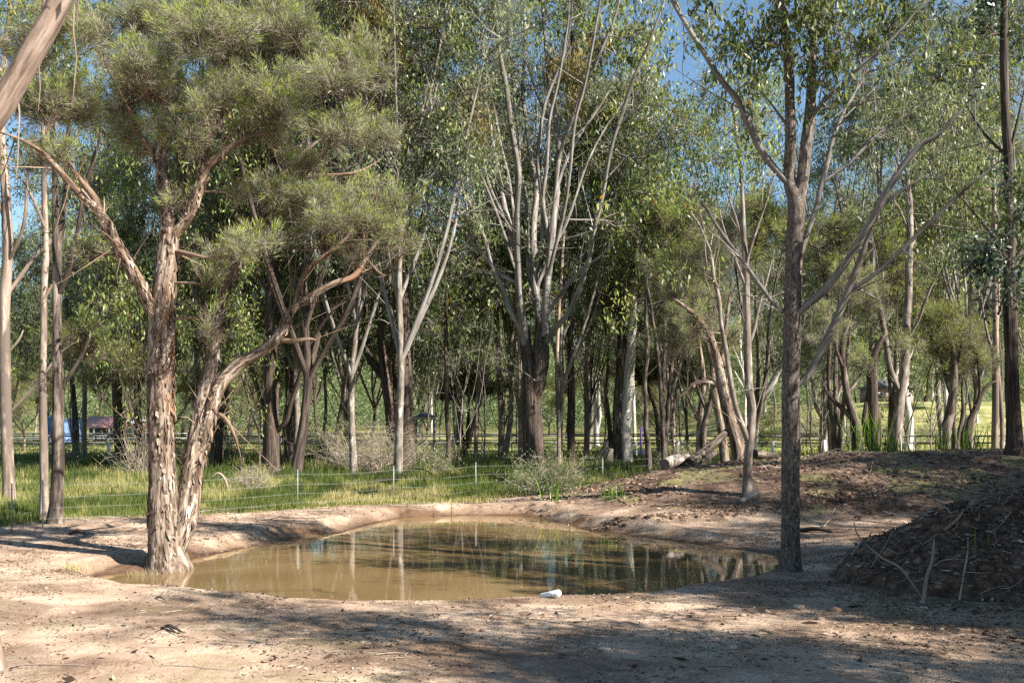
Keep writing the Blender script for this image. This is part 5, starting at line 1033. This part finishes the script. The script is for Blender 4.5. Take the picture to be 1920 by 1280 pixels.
limb_obj('stump', 'broken dark stump leaning left of the white smooth gum', 'stump', [(1140,0,47,.0),(1142,0,47,.5),(1146,0,47,1.0)], [.22,.2,.1], 'gum', 12)
limb_obj('fallen_branch', 'grey fallen trunk propped among the rails left of the white smooth gum', 'fallen branch', [(1118,0,56,.1),(1132,0,57,.6),(1146,0,58,1.3)], [.16,.2,.2], 'gum', 10, step=.2)
SM = soilclod('sandy_stone', [(0, (.26, .17, .12)), (1, (.50, .38, .29))])
def stone(px, py, s, label, D=None):
    rs = RS(int(px)); x, y = pt(px, py) if D is None else ((px-960)/F*D, D); mb = MB()
    V = ico*(1+.12*rs.randn(12, 1)); E = {}; VV = list(V); FF = []
    def mid(a, b):
        k = (min(a, b), max(a, b))
        if k not in E: E[k] = len(VV); m = (VV[a]+VV[b])/2; VV.append(m/np.linalg.norm(m)*(1+.10*rs.randn()))
        return E[k]
    for a, b, c in icf: ab, bc, ca = mid(a, b), mid(b, c), mid(c, a); FF += [(a, ab, ca), (b, bc, ab), (c, ca, bc), (ab, bc, ca)]
    V = np.array(VV)*np.array([s*(1+.3*rs.rand()), s, s*.6]); mb.add(V, None, FF, tint=np.full(len(V), rs.rand()))
    o = mb.build('stone', SM); o.location = (x, y, s1(x, y)+s*.2); tag(o, label, 'stone', 'stones on the bare yard')
for a in [(1497,1143,.07,'dark lumpy clod at the tip of the soil heap shadow'),(1537,1166,.05,'pale tan stone below the foot of the soil heap'),(1437,1150,.04,'small pale stone left of the soil heap'),(1392,1158,.045,'tan stone with a smaller neighbour, centre right of the yard'),(1565,1150,.07,'reddish clod at the left foot of the soil heap'),
          (928,1157,.05,'orange-tan stone alone in the middle of the yard'),(905,1180,.035,'flat dark stone below the orange-tan one'),(1747,1215,.07,'big brown clod below the soil heap'),(866,1178,.03,'little pinkish stone left of the flat dark one'),(1376,1216,.05,'dark clod near the bottom right shade'),(1020,1150,.03,'pale pebble just below the white pipe'),(136,1148,.03,'pinkish pebble left of the bark scrap')]: stone(*a)
def pipe():
    m = plain('white_plastic', (.74, .74, .72), .35, 0, .05, 12); root = thing('pipe', 'short white plastic pipe poking out at the near water edge', 'pipe', (0, 0, 0))
    x, y = pt(1034, 1119); z = s1(x, y)+.03; root.location = (x, y, z)
    mb = MB(); n = 24; th = np.arange(n)*2*PI/n; ax = np.array([-.62, .72, -.26]); ax /= np.linalg.norm(ax); u = np.cross(ax, [0, 0, 1]); u /= np.linalg.norm(u); v = np.cross(u, ax)
    st = np.array([.10, 0, .045]); rings = []
    for r, t in ((.045, .34), (.045, .17), (.045, 0), (.036, 0), (.036, .17), (.036, .34)): rings.append(st+ax*t+(np.cos(th)[:, None]*u+np.sin(th)[:, None]*v)*r)
    V = np.concatenate(rings); Q = [(k*n+i, k*n+(i+1) % n, (k+1)*n+(i+1) % n, (k+1)*n+i) for k in range(5) for i in range(n)]
    mb.add(V, Q); mb.build('barrel', m, root, smooth=False)
pipe()

# ------------------------------------------------------------------ fences
STEEL = plain('galvanised_steel', (.24, .25, .26), .55, .3, .15, 20); WIRE = plain('fence_wire', (.22, .23, .24), .6, .3, .1, 20)
WHITE = plain('white_paint', (.72, .71, .68), .6, 0, .1, 6); BLACK = plain('black_rail_paint', (.03, .032, .036), .5, 0, .3, 6)
def wire_fence():
    root = thing('wire_fence', 'low wire fence on galvanised steel pickets along the far bank of the pond', 'fence', (-10.3, 21.9, 0)); o0 = np.array([-10.3, 21.9, 0])
    pts = [(-300, 19.4), (22, 21.0), (80, 21.9), (558, 26.1), (738, 28.4), (892, 30.6), (1130, 36.5), (1290, 40)]
    P = [np.array([(px-960)/F*D, D, g1((px-960)/F*D, D)]) for px, D in pts]
    for k, p in enumerate(P):
        mb = MB(); hh = 1.04
        for w_, d_, a in ((.026, .007, 0), (.007, .030, 0)):
            boxm(mb, p+np.array([0, (.018 if d_ > .01 else 0), hh/2-.06]), (w_, d_, hh+.12), 0, 0)
        mb.build('picket', STEEL, root, o0)
    for hh in (.18, .42, .66, .92):
        mb = MB()
        for a, b in zip(P[:-1], P[1:]):
            t = np.linspace(0, 1, 9)[:, None]; c = a+(b-a)*t; c[:, 2] += hh-.05*(4*t[:, 0]*(1-t[:, 0])); tubes(mb, c[None], np.full((1, 9), .0022+.00004*a[1]), 4)
        mb.build('wire', WIRE, root, o0)
wire_fence()
def rail_fence(name, label, y, xa, xb, slope, hs, mat, step, postm, rt=.07, rail_w=.05):
    n = int((xb-xa)/step); P = [np.array([xa+i*step, y+slope*(xa+i*step), 0]) for i in range(n+1)]
    for p in P: p[2] = g1(p[0], p[1])
    root = thing(name, label, 'fence', P[0]); o0 = P[0]
    for p in P:
        mb = MB(); boxm(mb, p+np.array([0, 0, hs[-1]/2]), (.09, .09, hs[-1]+.12)); mb.build('post', postm, root, o0)
    for hh in hs:
        mb = MB()
        for a, b in zip(P[:-1], P[1:]):
            c = (a+b)/2+np.array([0, -.075, hh]); L = np.linalg.norm(b-a)-.006; dz = b[2]-a[2]; rz = math.atan2(b[1]-a[1], b[0]-a[0])
            boxm(mb, c, (L, rail_w, rt), rz, 0)
        mb.build('rail', mat, root, o0)
rail_fence('rail_fence', 'black two-rail fence crossing the whole paddock', 69, -44, 44, 0, (.74, 1.22), BLACK, 4, plain('dark_post', (.10, .095, .09), .8), .11)
rail_fence('rail_fence', 'dark rail fence across the far side of the paddock', 84, -50, 30, .02, (.62, 1.15), BLACK, 5, plain('weathered_post', (.16, .15, .14), .8), .09)
rail_fence('rail_fence', 'pale rail fence near the red-roofed shed', 98, -60, -32, 0, (.5, .95), WHITE, 4, WHITE, .16)
POSTS = [(205,58,'white post left of the white dead bough'),(561,60,'white post right of the thick black-grey ironbark'),(610,60,'white post next along, before the dead brush'),(834,56,'white post beside the dark thin sapling'),(905,56.5,'white post beside the brown sapling stem'),(976,57,'white post half hidden beside the central ironbark'),
  (1043,58,'slim white post right of the central ironbark'),(1192,60,'weathered post right of the white smooth gum'),(1271,60,'white post left of the paperbark clump'),(1449,60,'white post left of the tall grey gum'),(1546,64,'white-topped post right of the tall grey gum'),(1763,58,'white post left of the leaning dark paperbark'),(1884,60,'white post right of the orange-marked gum'),(155,60,'white post below the blue tarpaulin'),(500,60,'white post behind the thick black-grey ironbark')]
for px, D, lab in POSTS:
    x = (px-960)/F*D; z = g1(x, D); mb = MB(); boxm(mb, (0, 0, .48), (.15, .15, 1.08), .2); V0 = mb.V[0]
    mb.add(np.array([[-.085, -.085, 1.021], [.085, -.085, 1.021], [.085, .085, 1.021], [-.085, .085, 1.021], [0, 0, 1.06]]), [(3, 2, 1, 0)], [(0, 1, 4), (1, 2, 4), (2, 3, 4), (3, 0, 4)])
    o = mb.build('fence_post', WHITE); o.location = (x, D, z); tag(o, lab, 'post', 'white timber posts along the near side of the paddock')
x = (1202-960)/F*66; mb = MB(); boxm(mb, (0, 0, .85), (.12, .12, 1.8)); boxm(mb, (0, 0, .08), (.9, .5, .18)); boxm(mb, (0, 0, 1.77), (.3, .14, .06))
o = mb.build('standpipe', plain('purple_paint', (.16, .06, .42), .5)); o.location = (x, 66, g1(x, 66)); tag(o, 'small purple post with a purple base beyond the white smooth gum', 'standpipe')

# ------------------------------------------------------------------ buildings and tarpaulins
ROOFR = plain('red_roof', (.50, .24, .22), .6, 0, .1, 2); BRICK = plain('brick', (.30, .17, .12), .9, 0, .3, 5); GREYR = plain('grey_roof', (.16, .18, .21), .5, 0, .1, 2); BLUE = plain('blue_tarpaulin', (.12, .21, .40), .5, 0, .35, 1.2)
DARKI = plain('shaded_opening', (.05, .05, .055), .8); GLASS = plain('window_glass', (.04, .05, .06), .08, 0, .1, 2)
def hip(mb, x0, x1, y0, y1, z0, z1, over=0):
    r = min(x1-x0, y1-y0)/2; V = [(x0, y0, z0), (x1, y0, z0), (x1, y1, z0), (x0, y1, z0), (x0+r, (y0+y1)/2, z1), (x1-r, (y0+y1)/2, z1)]
    mb.add(V, [(0, 1, 5, 4), (2, 3, 4, 5), (3, 2, 1, 0)], [(1, 2, 5), (3, 0, 4)])
def shed():
    D = 108; x = (190-960)/F*D; z = g1(x, D); root = thing('shed', 'open shed with a red roof and white posts among the trees at the left', 'shed', (x, D, z)); 
    mb = MB(); V = [(-4, 0, 1.9), (3.6, 0, 1.9), (3.6, 5, 3.4), (-4, 5, 3.4), (-4, 0, 1.78), (3.6, 0, 1.78), (3.6, 5, 3.28), (-4, 5, 3.28)]; mb.add(V, [(0, 1, 2, 3), (7, 6, 5, 4), (0, 4, 5, 1), (1, 5, 6, 2), (2, 6, 7, 3), (3, 7, 4, 0)]); mb.build('roof', ROOFR, root)
    for xx in (-3.8, -1.3, 1.2, 3.4): mb = MB(); boxm(mb, (xx, .2, .9), (.22, .2, 1.75)); mb.build('post', WHITE, root)
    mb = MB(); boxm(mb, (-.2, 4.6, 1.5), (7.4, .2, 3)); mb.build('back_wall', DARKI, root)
    mb = MB(); boxm(mb, (5.0, 1.5, 1.2), (2.4, 3, 2.4)); w_ = mb.build('wall', BRICK, root)
    mb = MB(); V = [(3.66, -.3, 2.45), (6.5, -.3, 2.45), (6.5, 3.4, 3.1), (3.66, 3.4, 3.1), (3.66, -.3, 2.3), (6.5, -.3, 2.3), (6.5, 3.4, 2.95), (3.66, 3.4, 2.95)]; mb.add(V, [(0, 1, 2, 3), (7, 6, 5, 4), (0, 4, 5, 1), (1, 5, 6, 2), (2, 6, 7, 3), (3, 7, 4, 0)]); mb.build('annexe_roof', WHITE, root)
    mb = MB(); boxm(mb, (5.0, -.03, 1.4), (1.0, .06, .9)); mb.build('window', GLASS, root)
    root.scale = (.66, .66, .8)
shed()
def shelter():
    D = 62; x = (797-960)/F*D; z = g1(x, D); root = thing('shelter_shed', 'small shelter with a grey hipped roof and white fascia behind the ironbarks', 'shelter', (x, D, z)); x0, x1 = -.75, .62
    ht = H-(787-HOR)/F*D-z
    mb = MB(); boxm(mb, ((x0+x1)/2, .7, ht+.09), (x1-x0, 1.4, .17)); mb.build('fascia', WHITE, root)
    mb = MB(); hip(mb, x0-.06, x1+.06, -.06, 1.46, ht+.18, ht+.52); mb.build('roof', GREYR, root)
    for px_, py_ in ((x0+.06, .06), (x1-.1, .06), (x0+.06, 1.3), (x1-.1, 1.3)): mb = MB(); boxm(mb, (px_, py_, ht/2), (.1, .1, ht)); mb.build('post', plain('grey_green_post', (.22, .27, .27), .6), root)
shelter()
def house():
    D = 128; x = (1672-960)/F*D; z = g1(x, D); root = thing('house', 'pinkish brick house with a dark roof on the rise at the right', 'house', (x, D, z-.2))
    zz = 0; mb = MB(); boxm(mb, (0, 3, 1.6), (9, 6, 3.2)); mb.build('wall', plain('pink_brick', (.30, .22, .19), .9, 0, .2, 4), root)
    mb = MB(); hip(mb, -5, 5, -.6, 6.6, 3.22, 5.2); mb.build('roof', plain('dark_roof', (.10, .10, .11), .6), root)
    for xx in (-2.6, 2.4):
        mb = MB(); boxm(mb, (xx, -.03, 1.7), (1.7, .08, 1.3)); f = mb.build('window', WHITE, root); mb = MB(); boxm(mb, (xx, -.08, 1.7), (1.5, .04, 1.1)); mb.build('pane', GLASS, f)
    mb = MB(); boxm(mb, (0, -.03, 1.25), (1, .08, 2.1)); mb.build('door', WHITE, root); root.scale = (.62, .62, .62)
house()
def tarp(px, D, w_, h_, lab, seed, mat):
    rs = RS(seed); x = (px-960)/F*D; z = g1(x, D); n = 14; m = 8
    root = thing('tarpaulin', lab, 'tarpaulin', (x, D, z)); mb = MB(); u, v = np.meshgrid(np.linspace(-1, 1, n), np.linspace(0, 1, m)); 
    yy = .15*np.sin(u*6+v*2+seed)+.1*rs.randn(m, n)*.4; V = np.stack([u*w_/2, yy, .25+v*h_+.05*np.sin(u*5)], -1).reshape(-1, 3); id2 = np.arange(n*m).reshape(m, n)
    Qf = np.stack([id2[:-1, :-1], id2[:-1, 1:], id2[1:, 1:], id2[1:, :-1]], -1).reshape(-1, 4); V2 = V+np.array([0, .02, 0]); mb.add(np.vstack([V, V2]), np.vstack([Qf, Qf[:, ::-1]+n*m])); mb.build('sheet', mat, root, smooth=True)
    for s in (-1, 1): mb = MB(); boxm(mb, (s*w_/2, .12, (h_+.3)/2), (.07, .07, h_+.4)); mb.build('pole', DARKI, root)
tarp(132, 92, 2.6, 2.2, 'blue tarpaulin strung up behind the trunks near the red-roofed shed', 1, BLUE)
tarp(96, 94, 1.3, 2.4, 'narrow bright blue tarpaulin left of the dark reddish trunk', 2, BLUE)
